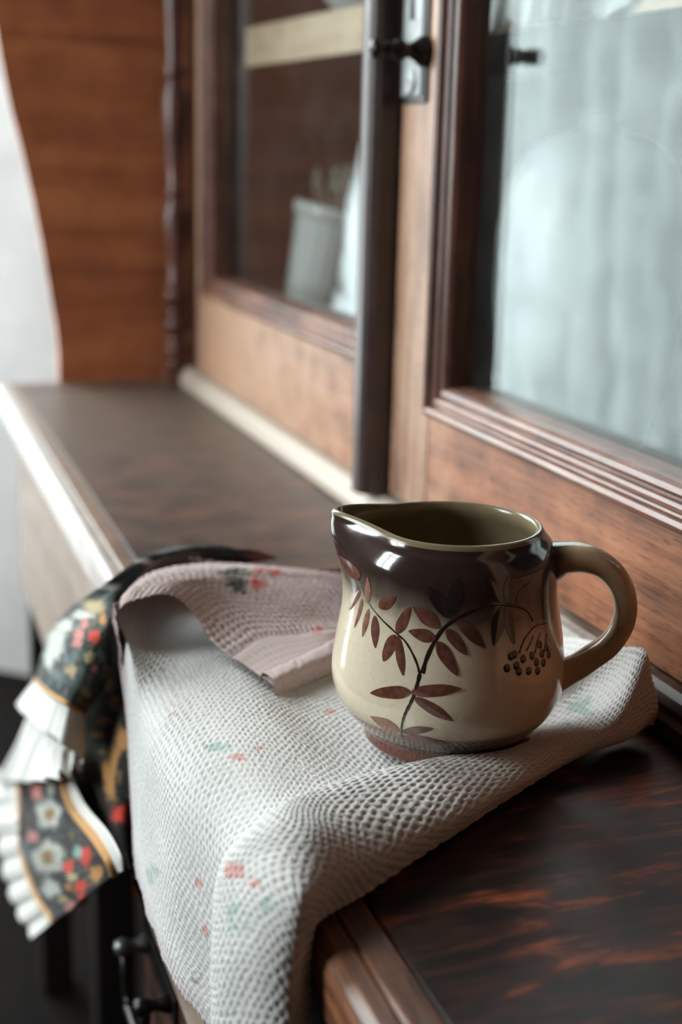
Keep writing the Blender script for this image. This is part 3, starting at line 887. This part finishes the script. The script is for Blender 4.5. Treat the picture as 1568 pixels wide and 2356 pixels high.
for i, (t, z) in enumerate(DECO['dots']):
    vs = [S3(t, z, .0005)]
    for q, (rr, o) in enumerate(((.0009, .00045), (.0017, .00018))):
        for k in range(14):
            a = 2 * math.pi * k / 14
            vs.append(S3(t + rr * math.cos(a) / radius(z), z + rr * 1.12 * math.sin(a), o))
    fs = [(0, 1 + k, 1 + (k + 1) % 14) for k in range(14)] + [(1 + k, 15 + k, 15 + (k + 1) % 14, 1 + (k + 1) % 14) for k in range(14)]
    link('painted_berry', mesh('painted_berry', vs, fs), stem_m, jug, True)

# ------------------------------------------------------------------ cloths
CL = json.loads(r'''{"G":{"A":[[[-0.745,0.325,0.026],[-0.757,0.33,0.012],[-0.735,0.335,0.006],[-0.69,0.338,0.007],[-0.65,0.342,0.01],[-0.6109,0.346,0.0233],[-0.561,0.348,0.0354],[-0.5371,0.3485,0.042],[-0.5267,0.3475,0.0311],[-0.5162,0.345,0.0221],[-0.5221,0.3475,0.009]],[[-0.742,0.285,0.03],[-0.757,0.288,0.012],[-0.735,0.29,0.005],[-0.68,0.295,0.005],[-0.62,0.3,0.0035],[-0.58,0.305,0.0035],[-0.5669,0.331,0.008],[-0.5178,0.3183,0.019],[-0.5079,0.3197,0.017],[-0.5101,0.3279,0.01],[-0.5239,0.3316,0.002]],[[-0.738,0.245,0.031],[-0.757,0.245,0.013],[-0.735,0.245,0.004],[-0.68,0.245,0.004],[-0.62,0.25,0.0035],[-0.58,0.255,0.0033],[-0.53,0.26,0.0035],[-0.5124,0.2815,0.013],[-0.4987,0.2799,0.014],[-0.498,0.2865,0.009],[-0.5044,0.2882,0.002]],[[-0.765,0.195,0.032],[-0.78,0.195,0.014],[-0.745,0.195,0.005],[-0.69,0.195,0.005],[-0.63,0.197,0.004],[-0.58,0.2,0.0035],[-0.5085,0.205,0.004],[-0.4983,0.2128,0.017],[-0.4725,0.2113,0.02],[-0.4529,0.2125,0.014],[-0.4533,0.2056,0.002]],[[-0.775,0.16,0.034],[-0.787,0.16,0.016],[-0.738,0.165,0.009],[-0.69,0.168,0.009],[-0.63,0.17,0.009],[-0.57,0.17,0.009],[-0.505,0.172,0.007],[-0.4736,0.1612,0.024],[-0.4478,0.1631,0.026],[-0.4295,0.1724,0.017],[-0.4274,0.1659,0.002]],[[-0.6966,0.1196,0.036],[-0.7139,0.1203,0.024],[-0.7059,0.1279,0.014],[-0.675,0.143,0.006],[-0.625,0.143,0.006],[-0.565,0.143,0.006],[-0.492,0.145,0.0065],[-0.4524,0.1338,0.028],[-0.4279,0.14,0.03],[-0.4162,0.1486,0.019],[-0.4153,0.1441,0.0025]],[[-0.683,0.1146,0.033],[-0.7267,0.121,0.008],[-0.6871,0.121,0.0092],[-0.655,0.1215,-0.006],[-0.605,0.121,-0.008],[-0.55,0.1215,-0.008],[-0.492,0.1275,-0.012],[-0.4546,0.1155,0.0068],[-0.428,0.1215,0.0193],[-0.4036,0.1305,0.0197],[-0.4071,0.1365,0.0013]],[[-0.722,0.129,-0.045],[-0.715,0.1245,-0.038],[-0.69,0.1225,-0.038],[-0.65,0.1185,-0.042],[-0.6,0.116,-0.043],[-0.545,0.116,-0.043],[-0.48,0.1265,-0.048],[-0.4489,0.1105,-0.0247],[-0.4127,0.1145,-0.0033],[-0.3982,0.126,-0.0026],[-0.4068,0.1365,-0.0216]],[[-0.713,0.1285,-0.083],[-0.705,0.1245,-0.078],[-0.682,0.122,-0.078],[-0.645,0.119,-0.078],[-0.597,0.1155,-0.077],[-0.541,0.116,-0.076],[-0.478,0.1265,-0.078],[-0.4477,0.1095,-0.0622],[-0.4111,0.1135,-0.0387],[-0.3954,0.125,-0.0347],[-0.406,0.1365,-0.0521]],[[-0.69,0.1265,-0.112],[-0.683,0.1225,-0.108],[-0.665,0.1205,-0.106],[-0.63,0.1185,-0.104],[-0.585,0.116,-0.101],[-0.535,0.116,-0.099],[-0.476,0.1265,-0.102],[-0.4472,0.109,-0.1056],[-0.4108,0.113,-0.0801],[-0.3956,0.125,-0.0767],[-0.4054,0.1365,-0.0893]]],"B":[[[-0.683,0.1146,0.033],[-0.685,0.1221,0.04],[-0.6857,0.1368,0.041],[-0.6878,0.1497,0.037],[-0.6817,0.1584,0.028],[-0.6643,0.1645,0.018],[-0.6435,0.1746,0.013],[-0.6156,0.1826,0.011]],[[-0.7038,0.1221,0.036],[-0.7055,0.1341,0.042],[-0.7028,0.1506,0.042],[-0.7051,0.1659,0.037],[-0.6983,0.1767,0.028],[-0.6818,0.1849,0.02],[-0.6576,0.1941,0.015],[-0.6255,0.1982,0.011]],[[-0.737,0.1452,0.038],[-0.7249,0.1629,0.041],[-0.7162,0.1786,0.039],[-0.7078,0.1918,0.034],[-0.6948,0.201,0.027],[-0.6803,0.207,0.021],[-0.6607,0.211,0.016],[-0.6359,0.2145,0.011]],[[-0.7529,0.1825,0.036],[-0.7309,0.198,0.037],[-0.7199,0.2107,0.034],[-0.705,0.2194,0.03],[-0.6905,0.2254,0.025],[-0.6773,0.2289,0.02],[-0.6625,0.2304,0.016],[-0.6488,0.2336,0.011]],[[-0.7395,0.2245,0.034],[-0.7259,0.2339,0.033],[-0.7161,0.2415,0.03],[-0.7021,0.2463,0.026],[-0.6894,0.2486,0.022],[-0.6776,0.2498,0.018],[-0.6674,0.2501,0.015],[-0.6614,0.2519,0.011]],[[-0.7224,0.2599,0.032],[-0.7189,0.2643,0.03],[-0.7115,0.2671,0.028],[-0.7023,0.2693,0.024],[-0.6937,0.2703,0.02],[-0.6828,0.2702,0.017],[-0.6761,0.2704,0.014],[-0.6695,0.2706,0.011]]],"P1":[[[-0.8115,0.1726,0.03],[-0.8009,0.1941,0.032],[-0.7916,0.2186,0.03],[-0.8026,0.2406,0.02]],[[-0.785,0.1481,0.032],[-0.791,0.1668,0.03],[-0.8128,0.1813,0.018],[-0.8203,0.1907,0.008]],[[-0.774,0.1221,0.02],[-0.7628,0.1292,0.018],[-0.7626,0.1333,0.012],[-0.7621,0.1349,0.006]],[[-0.9257,0.124,-0.0438],[-0.7683,0.113,0.0012],[-0.7058,0.112,0.016],[-0.7469,0.123,-0.004]],[[-0.9728,0.116,-0.0747],[-0.7809,0.104,-0.0175],[-0.7243,0.106,-0.0054],[-0.7478,0.122,-0.0238]],[[-1.012,0.112,-0.1094],[-0.8159,0.1,-0.0471],[-0.7591,0.103,-0.0344],[-0.7951,0.122,-0.0591]],[[-1.0503,0.11,-0.1446],[-0.8495,0.098,-0.0749],[-0.7781,0.1,-0.0542],[-0.7999,0.114,-0.0719]]],"RUF1":[[[-1.0503,0.11,-0.1446],[-0.8495,0.098,-0.0749],[-0.7781,0.1,-0.0542],[-0.7999,0.114,-0.0719]],[[-1.1195,0.108,-0.1822],[-0.8877,0.097,-0.1021],[-0.7903,0.098,-0.0719],[-0.7995,0.113,-0.088]],[[-1.1974,0.106,-0.2256],[-0.9199,0.094,-0.127],[-0.801,0.096,-0.0886],[-0.8029,0.112,-0.1053]]],"P2":[[[-0.9237,0.131,-0.0609],[-0.8181,0.1325,-0.029],[-0.7417,0.1348,-0.0066]],[[-0.9482,0.13,-0.1207],[-0.8113,0.13,-0.0694],[-0.7449,0.1348,-0.0462]],[[-1.0479,0.128,-0.2143],[-0.8211,0.127,-0.116],[-0.7482,0.1348,-0.0871]],[[-0.8917,0.126,-0.1953],[-0.7556,0.124,-0.1268],[-0.7514,0.1348,-0.1263]],[[-0.7475,0.124,-0.1522],[-0.6994,0.123,-0.1283],[-0.7543,0.1348,-0.1624]]],"RUF2":[[[-1.1431,0.111,-0.2146],[-0.9695,0.106,-0.1549],[-0.8738,0.107,-0.1247],[-0.8364,0.117,-0.1191]],[[-1.2382,0.106,-0.2849],[-0.9993,0.102,-0.1848],[-0.8669,0.103,-0.1286],[-0.8295,0.116,-0.1174]],[[-1.4302,0.101,-0.4105],[-1.0236,0.095,-0.2216],[-0.8324,0.097,-0.1294],[-0.8157,0.114,-0.1141]]],"P3":[[[-1.2155,0.108,-0.3],[-1.0294,0.108,-0.2149],[-0.9189,0.112,-0.1632]],[[-1.1281,0.101,-0.3015],[-0.9183,0.1,-0.195],[-0.8426,0.11,-0.157]],[[-1.1152,0.1,-0.3333],[-0.8494,0.099,-0.1865],[-0.7398,0.11,-0.1269]],[[-1.0231,0.101,-0.3207],[-0.7895,0.101,-0.1773],[-0.7003,0.112,-0.1207]],[[-0.9222,0.104,-0.2895],[-0.7541,0.104,-0.1749],[-0.6998,0.115,-0.1301]]],"RUF3":[[[-1.5368,0.104,-0.4475],[-1.3681,0.107,-0.3706],[-1.2155,0.108,-0.3]],[[-1.4121,0.097,-0.4464],[-1.2593,0.1,-0.3684],[-1.1281,0.101,-0.3015]],[[-1.3222,0.096,-0.4493],[-1.2155,0.099,-0.3897],[-1.1152,0.1,-0.3333]],[[-1.2034,0.097,-0.4329],[-1.1158,0.1,-0.3786],[-1.0231,0.101,-0.3207]],[[-1.0579,0.1,-0.3861],[-0.9923,0.103,-0.3391],[-0.9222,0.104,-0.2895]]],"BAND":[[[-0.9189,0.112,-0.1632],[-0.8886,0.112,-0.1471]],[[-0.8426,0.11,-0.157],[-0.7989,0.111,-0.1328]],[[-0.7398,0.11,-0.1269],[-0.7058,0.111,-0.1055]],[[-0.7003,0.112,-0.1207],[-0.6673,0.112,-0.1013]],[[-0.6998,0.115,-0.1301],[-0.6761,0.115,-0.1161]]]},"F":{"A":[[0.5,0.567,"g",29.0,-30.98,111.79,59.71],[0.525,0.542,"r",45.25,-38.82,170.46,55.93],[0.525,0.5,"r",83.29,-80.26,274.72,54.88],[0.475,0.317,"r",62.39,-138.57,120.86,21.38],[0.633,0.125,"g",21.09,-40.26,19.9,47.49],[0.65,0.158,"g",49.2,-82.69,24.72,90.51],[0.783,0.742,"g",29.66,-0.88,2.06,46.24],[0.75,0.675,"r",33.58,-19.46,-2.64,63.32],[0.808,0.692,"r",60.83,-17.92,22.96,92.05],[0.542,0.75,"r",156.12,5.49,153.1,129.15],[0.533,0.733,"g",180.29,0.25,144.48,129.87],[0.525,0.75,"o",177.02,-0.96,167.92,144.7],[0.4,0.883,"g",25.05,4.6,44.56,48.25],[0.55,0.808,"r",167.43,3.6,159.14,104.82],[0.4,0.608,"r",51.79,-75.72,192.04,192.23],[0.842,0.717,"g",55.27,-5.72,20.11,61.83],[0.533,0.925,"d",110.69,3.55,124.93,64.95]],"B":[[0.275,0.475,"G",12.16,16.91,5.7,0.85],[0.417,0.392,"G",19.56,26.56,11.94,1.34],[0.358,0.508,"R",17.58,26.68,9.16,2.27],[0.175,0.683,"R",24.53,43.25,11.07,4.53],[0.125,0.667,"R",29.76,45.84,16.24,6.18],[0.792,0.542,"R",14.79,31.85,24.09,-1.54],[0.308,0.55,"c",56.43,86.5,30.44,7.4]],"P1":[[0.125,0.708,"c",4.73,-6.72,3.57,12.02],[0.142,0.608,"c",5.33,-9.76,5.58,16.65],[0.225,0.5,"c",4.27,-10.65,7.21,26.56],[0.242,0.433,"y",3.94,-12.26,4.01,17.62],[0.117,0.325,"c",3.87,-18.98,5.57,46.79],[0.108,0.2,"c",6.42,-19.46,-2.01,63.26],[0.467,0.117,"y",3.72,-16.83,5.42,20.96],[0.867,0.017,"p",4.26,-26.89,5.96,17.91],[0.383,0.6,"p",8.74,-15.44,5.86,20.48],[0.342,0.533,"p",12.32,-27.08,6.37,23.61],[0.592,0.558,"R",8.21,-18.02,4.56,20.53],[0.417,0.642,"p",8.38,-14.87,7.65,28.45],[0.675,0.667,"y",10.27,-13.9,5.93,22.8],[0.517,0.8,"y",7.02,-10.29,4.72,19.18],[0.792,0.708,"p",16.31,-17.91,9.52,38.45],[0.8,0.85,"y",13.53,-12.55,6.44,20.38],[0.142,0.833,"c",9.1,-10.88,4.26,13.73],[0.5,0.458,"o",9.27,-25.32,4.36,21.95],[0.158,0.767,"c",6.0,-7.51,4.3,14.24],[0.875,0.867,"y",19.71,-20.03,10.67,33.14]],"P2":[[0.592,0.567,"o",6.96,3.76,0.34,10.04],[0.825,0.4,"o",7.96,-1.19,0.6,18.67],[0.5,0.333,"o",8.55,-4.45,1.77,57.25],[0.525,0.192,"o",10.48,-0.95,1.15,28.92],[0.758,0.725,"R",3.33,2.67,0.04,19.76],[0.433,0.392,"o",9.12,-4.56,2.17,69.52],[0.7,0.467,"o",9.95,-0.07,0.63,18.17],[0.633,0.258,"o",8.64,-1.55,0.98,28.59]],"P3":[[0.533,0.283,"D",4.44,3.08,-0.48,8.76],[0.342,0.583,"D",4.27,3.16,-1.35,7.55],[0.2,0.783,"c",6.98,6.37,-3.8,12.37],[0.75,0.65,"R",10.62,8.12,-1.96,9.63],[0.517,0.692,"R",12.6,9.63,-4.43,16.62],[0.55,0.9,"R",11.09,7.16,-6.26,12.52],[0.492,1.0,"R",12.91,10.37,-7.76,15.08],[0.375,0.125,"p",8.59,3.49,-0.33,14.9],[0.217,0.417,"p",10.03,3.24,-2.07,20.45],[0.508,0.783,"y",13.17,8.94,-7.24,19.68],[0.767,0.85,"o",9.01,4.55,-4.1,8.52],[0.292,0.983,"p",8.77,9.11,-7.24,16.71],[0.683,0.092,"c",8.8,5.94,-0.31,12.4],[0.042,0.5,"b",12.54,6.66,-1.1,11.49],[0.692,0.6,"g",15.27,12.16,-2.55,15.79],[0.25,0.9,"y",11.19,10.99,-9.73,23.26],[0.417,0.842,"o",14.96,10.77,-9.88,22.54]]}}''')
GR = {k: np.array(v) for k, v in CL['G'].items()}


def cloth_mat(name, rough=0.95, bump_scale=1500, sheen=0.15):
    t = NT(name)
    at = t.n('Attribute')
    at.attribute_name = 'Col'
    n1 = t.noise(t.coord(), bump_scale, 2, 0.6)
    n2 = t.noise(t.coord((1, 1, 1)), 5200, 2, 0.6)
    c = t.mix(n1, at.outputs['Color'], (0.9, 0.9, 0.9, 1), 'MULTIPLY')
    c = t.mix(0.35, at.outputs['Color'], c)
    h = t.math('ADD', t.math('MULTIPLY', n1, 0.6), t.math('MULTIPLY', n2, 0.4))
    t.pbsdf(c, rough, t.bump(h, 0.5, 0.0004), **{'Specular IOR Level': 0.12, 'Sheen Weight': sheen, 'Sheen Roughness': 0.5})
    return t.m


def uvgrid(nv, nu):
    return np.meshgrid(np.linspace(0, 1, nu), np.linspace(0, 1, nv))


def arc(G):
    du = np.linalg.norm(np.diff(G, axis=1), axis=2)
    dv = np.linalg.norm(np.diff(G, axis=0), axis=2)
    U = np.concatenate([np.zeros((G.shape[0], 1)), np.cumsum(du, axis=1)], 1)
    V = np.concatenate([np.zeros((1, G.shape[1])), np.cumsum(dv, axis=0)], 0)
    # one common scale per axis keeps the weave straight
    return U, V


def vnoise(u, v, seed):
    """cheap smooth value noise on arrays"""
    r = np.random.default_rng(seed).random((64, 64))
    iu, iv = np.floor(u).astype(int), np.floor(v).astype(int)
    fu, fv = u - iu, v - iv
    fu, fv = fu * fu * (3 - 2 * fu), fv * fv * (3 - 2 * fv)
    g = lambda a, b: r[a % 64, b % 64]
    return (g(iu, iv) * (1 - fu) + g(iu + 1, iv) * fu) * (1 - fv) + (g(iu, iv + 1) * (1 - fu) + g(iu + 1, iv + 1) * fu) * fv


def waffle(G, a, b, amp, hex_=True, ulen=None, vlen=None, seed=1):
    """honeycomb weave: raised threads around staggered pits, really displaced"""
    nv, nu = G.shape[:2]
    uu, vv = uvgrid(nv, nu)
    U, V = arc(G)
    U, V = U.mean(0)[None, :] + 0 * uu, V.mean(1)[:, None] + 0 * vv
    jit = (vnoise(U / .006, V / .006, seed) - .5) * .0014
    jit2 = (vnoise(U / .006, V / .006, seed + 1) - .5) * .0014
    p = np.cos(2 * np.pi * (U + jit) / a)
    q = np.cos(2 * np.pi * (V + jit2) / b)
    if hex_:
        s = p * q
        h = -np.clip((s - 0.30) * 1.9, 0, 1) ** 0.7 + .30 * np.clip(-s, 0, 1)
    else:
        h = -np.clip((p + q) * .5, 0, 1) ** .9 + .3 * np.clip(-(p + q) * .5, 0, 1)
    fib = (vnoise(U / .0008, V / .0008, seed + 2) - .5) * .6
    sm = vnoise(U / .03, V / .03, seed + 3)
    h = h * (.65 + .6 * sm) + fib
    return G + normals(G) * (amp * h)[..., None], h


def print_flowers(Cc, uu, vv, key, strength, seed=3):
    pal = dict(g=(.20, .34, .29), r=(.52, .17, .14), R=(.50, .055, .035), G=(.055, .075, .055), o=(.42, .21, .075), c=(.46, .47, .43), y=(.38, .31, .18), p=(.48, .20, .18), b=(.10, .14, .17), d=(.12, .10, .09))
    for n, (u, v, t, a, b, c, d) in enumerate(CL['F'].get(key, [])):
        du, dv = uu - u, vv - v
        X, Y = a * du + b * dv, c * du + d * dv
        r = np.sqrt(X * X + Y * Y)
        ang = np.arctan2(Y, X)
        if r.min() > 3:
            continue
        wob = r * (1 + .08 * np.sin(5 * ang + n) + .07 * np.sin(3 * ang + 2 * n)) + .55 * (vnoise(uu * 90, vv * 90, seed + n) - .5)
        if t == 'D':
            m = np.clip((1.0 - wob) * 3, 0, 1)[..., None]
            Cc = Cc * (1 - m * strength) + np.array(pal['c']) * m * strength
            m2 = np.clip((.48 - wob) * 7, 0, 1)[..., None]
            Cc = Cc * (1 - m2) + np.array((.22, .14, .055)) * m2
            continue
        m = np.clip((1.05 - wob) * 2.4, 0, 1)
        if strength < 1:
            m = m * (.35 + .9 * (vnoise(uu * 70, vv * 70, seed + 40 + n) > .42))
        m = np.clip(m, 0, 1)[..., None] * strength
        Cc = Cc * (1 - m) + np.array(pal[t]) * m
    return Cc


tw = thing('tea_towel', 'pale waffle-weave tea towel under the jug, draped over the sideboard edge', 'towel')
towel_m = cloth_mat('waffle_cotton')
# main sheet
nv, nu = 640, 620
g = GR['A']
D = dense(g, nv, nu)
# gentle sag wrinkles in the lying and hanging parts
uu, vv = uvgrid(nv, nu)
wr = (vnoise(uu * 7, vv * 9, 11) - .5) * .0014 + (vnoise(uu * 15 + vv * 6, vv * 4, 12) - .5) * .0012
D = D + normals(D) * (wr * np.clip((vv - .12) * 4, 0, 1) * np.clip((uu - .1) * 8, 0, 1))[..., None]
nz = normals(D)
flip = 1.0 if nz[nv // 3, nu // 2, 2] > 0 else -1.0
D2, h = waffle(D, .0041, .0070, .00066 * flip, True, seed=5)
# the cloth is pressed flat under the jug's foot and tucks in below its belly
dj = np.hypot(D2[..., 0] - JX, D2[..., 1] - JY)
low = PZ[:, 1] <= 0.037
lim = np.where(dj < .0395, -.0006, np.interp(dj, PZ[low, 0], PZ[low, 1] - .0012, right=9.0))
D2[..., 2] = np.where(D2[..., 2] > -.002, np.minimum(D2[..., 2], JZ + lim), D2[..., 2])
base = np.ones((nv, nu, 3)) * np.array((.57, .56, .54))
# shade in the weave pits is put into the colour
base = base * (1 + .22 * np.clip(h, -1, .3))[..., None]
pk = np.clip((.20 - uu) * 12, 0, 1)[..., None]  # turned-over edge: pinkish reverse, its shade put in as a darker mauve
base = base * (1 - pk) + np.array((.36, .265, .265)) * pk
base = print_flowers(base, uu, vv, 'A', .62)
# frayed mauve hem along the hanging edge
fr = np.clip((vv - .955) / .045, 0, 1)
D2[..., 2] -= fr * (.0035 * vnoise(uu * 34, vv * 2, 91) + .0020 * vnoise(uu * 110, vv * 2, 92))
D2[..., 1] -= fr * .0022 * (vnoise(uu * 26, vv * 2, 93) - .3)
fm = (fr * (.35 + .5 * vnoise(uu * 60, vv * 30, 94)))[..., None]
base = base * (1 - fm) + np.array((.40, .325, .36)) * fm
ts = grid_obj('towel_sheet', D2, towel_m, tw, base)
# flap folded back
nv, nu = 300, 300
F = dense(GR['B'], nv, nu)
uu, vv = uvgrid(nv, nu)
wr = (vnoise(uu * 6, vv * 5, 21) - .5) * .003
F = F + normals(F) * (wr * np.clip((1 - uu) * 5, 0, 1) * np.clip(uu * 6, 0, 1))[..., None]
nz = normals(F)
flip = 1.0 if nz[nv // 2, nu // 2, 2] > 0 else -1.0
hemz = np.clip((uu - .80) / .04, 0, 1) * np.clip((1.0 - uu) / .02, 0, 1)
seam = np.exp(-((uu - .80) / .012) ** 2)
F2, h = waffle(F, .0040, .0040, .00085 * flip, False, seed=8)
fade = np.clip((.82 - uu) / .05, 0, 1)
F2 = F + (F2 - F) * fade[..., None]
F2 = F2 - normals(F) * (flip * .0008 * seam)[..., None]
base = np.ones((nv, nu, 3)) * np.array((.52, .415, .395))
base = base * (1 + .20 * np.clip(h, -1, .3))[..., None]  # flap pits darkened too, shade put into the colour
base = print_flowers(base, uu, vv, 'B', .96)
fl = grid_obj('folded_flap', F2, towel_m, tw, base, 0.0)
fl['label'] = 'pinkish underside folded back, with a red printed flower'
# doubled hem along the flap's free edge: a flat band with a thick front face
NF = normals(F) * flip
KH = 215
e, e1, nn = F[:KH, -1], F[:KH, -26], NF[:KH, -1]
dirn = e - e1
dirn /= np.linalg.norm(dirn, axis=1, keepdims=True)
sec = []
for s, o, dz in ((-.0120, -.003, 0), (-.0116, .0015, 0), (-.0095, .0030, 0), (-.005, .0034, 0), (-.001, .0031, 0), (.0012, .0016, -.0005), (.0018, 0, -.003), (.0014, 0, -.0065), (-.001, 0, -.0085)):
    sec.append(e + dirn * s + nn * o + np.array([0, 0, dz]))
H = dense(np.stack(sec, 1), 260, 60)
hu, hv = uvgrid(260, 60)
H = H + normals(H) * ((vnoise(hv * 22, hu * 5, 77) - .5) * .0009)[..., None]
hc = np.ones((260, 60, 3)) * np.array((.50, .395, .375)) * (1 + .25 * (vnoise(hv * 90, hu * 14, 78) - .5))[..., None]
grid_obj('hem', H, towel_m, tw, hc)

# dark floral cloth with a white ruffle, hanging under the towel
fc = thing('floral_cloth', 'dark flower-printed cloth with white ruffled border hanging beside the pale towel', 'cloth')
dark_cloth = cloth_mat('dark_printed_cotton', 0.95, 1200, 0.1)


def panel(name, key, nv, nu, seed, base_col=(.030, .032, .032), mott=(.05, .055, .055)):
    P = dense(GR[key], nv, nu)
    uu, vv = uvgrid(nv, nu)
    P = P + normals(P) * ((vnoise(uu * 4, vv * 5, seed) - .5) * .004 * np.clip(np.minimum(uu, 1 - uu) * 6, 0, 1))[..., None]
    U, V = arc(P)
    rib = np.cos(2 * np.pi * (U.mean(0)[None, :] + .5 * V.mean(1)[:, None]) / .003) * .00025
    P = P + normals(P) * rib[..., None]
    C = np.ones((nv, nu, 3)) * np.array(base_col)
    C = C * (1 + .5 * (vnoise(uu * 40, vv * 40, seed + 1) - .3))[..., None]
    mot = np.clip((vnoise(uu * 14, vv * 16, seed + 5) - .55) * 3, 0, 1)[..., None]
    C = C * (1 - mot) + np.array(mott) * mot
    sprig = vnoise(uu * 22, vv * 26, seed + 2)
    C = np.where((sprig > .80)[..., None], np.array((.13, .10, .045)), C)
    sprig = vnoise(uu * 26, vv * 22, seed + 3)
    C = np.where((sprig > .84)[..., None], np.array((.07, .105, .105)), C)
    C = print_flowers(C, uu, vv, key, 1.0, seed)
    return grid_obj(name, P, dark_cloth, fc, C, .0007)


panel('printed_panel', 'P1', 220, 160, 31, (.036, .046, .047), (.14, .17, .17))
panel('printed_panel', 'P2', 200, 120, 41, (.020, .018, .017), (.03, .025, .02))
panel('printed_panel', 'P3', 200, 140, 51, (.030, .030, .030))


def ruffle(key, nv, nu, freq, amp, seed, along='u'):
    P = dense(GR[key], nv, nu)
    uu, vv = uvgrid(nv, nu)
    a, k = (uu, vv) if along == 'u' else (vv, 1 - uu)
    n = normals(P)
    f = amp * (.25 + .75 * k) * (np.sin(2 * np.pi * freq * a + 1.3 * np.sin(5 * a + seed)) + .35 * np.sin(2 * np.pi * freq * 2.3 * a + seed))
    P = P + n * f[..., None]
    o = grid_obj('ruffle', P, ruffle_m, fc, None, .0006)
    return o


ruffle('RUF1', 40, 160, 4.0, .0011, 1)
ruffle('RUF2', 60, 220, 6.5, .0034, 2)
ruffle('RUF3', 200, 40, 6.5, .0022, 3, 'v')
bnd = grid_obj('white_band', dense(GR['BAND'], 80, 12), ruffle_m, fc, None, .0007)


def piping(line, r=.0016, sag=0.0):
    L = cr(np.array(line), 50) + np.array([0.0012, -0.0012, 0])
    tube('piping', [tuple(p) for p in L], r, cord_m, fc, 8)


piping(GR['P1'][-1])
piping(GR['P3'][:, 0], .0020)
piping(GR['P3'][:, -1], .0032)
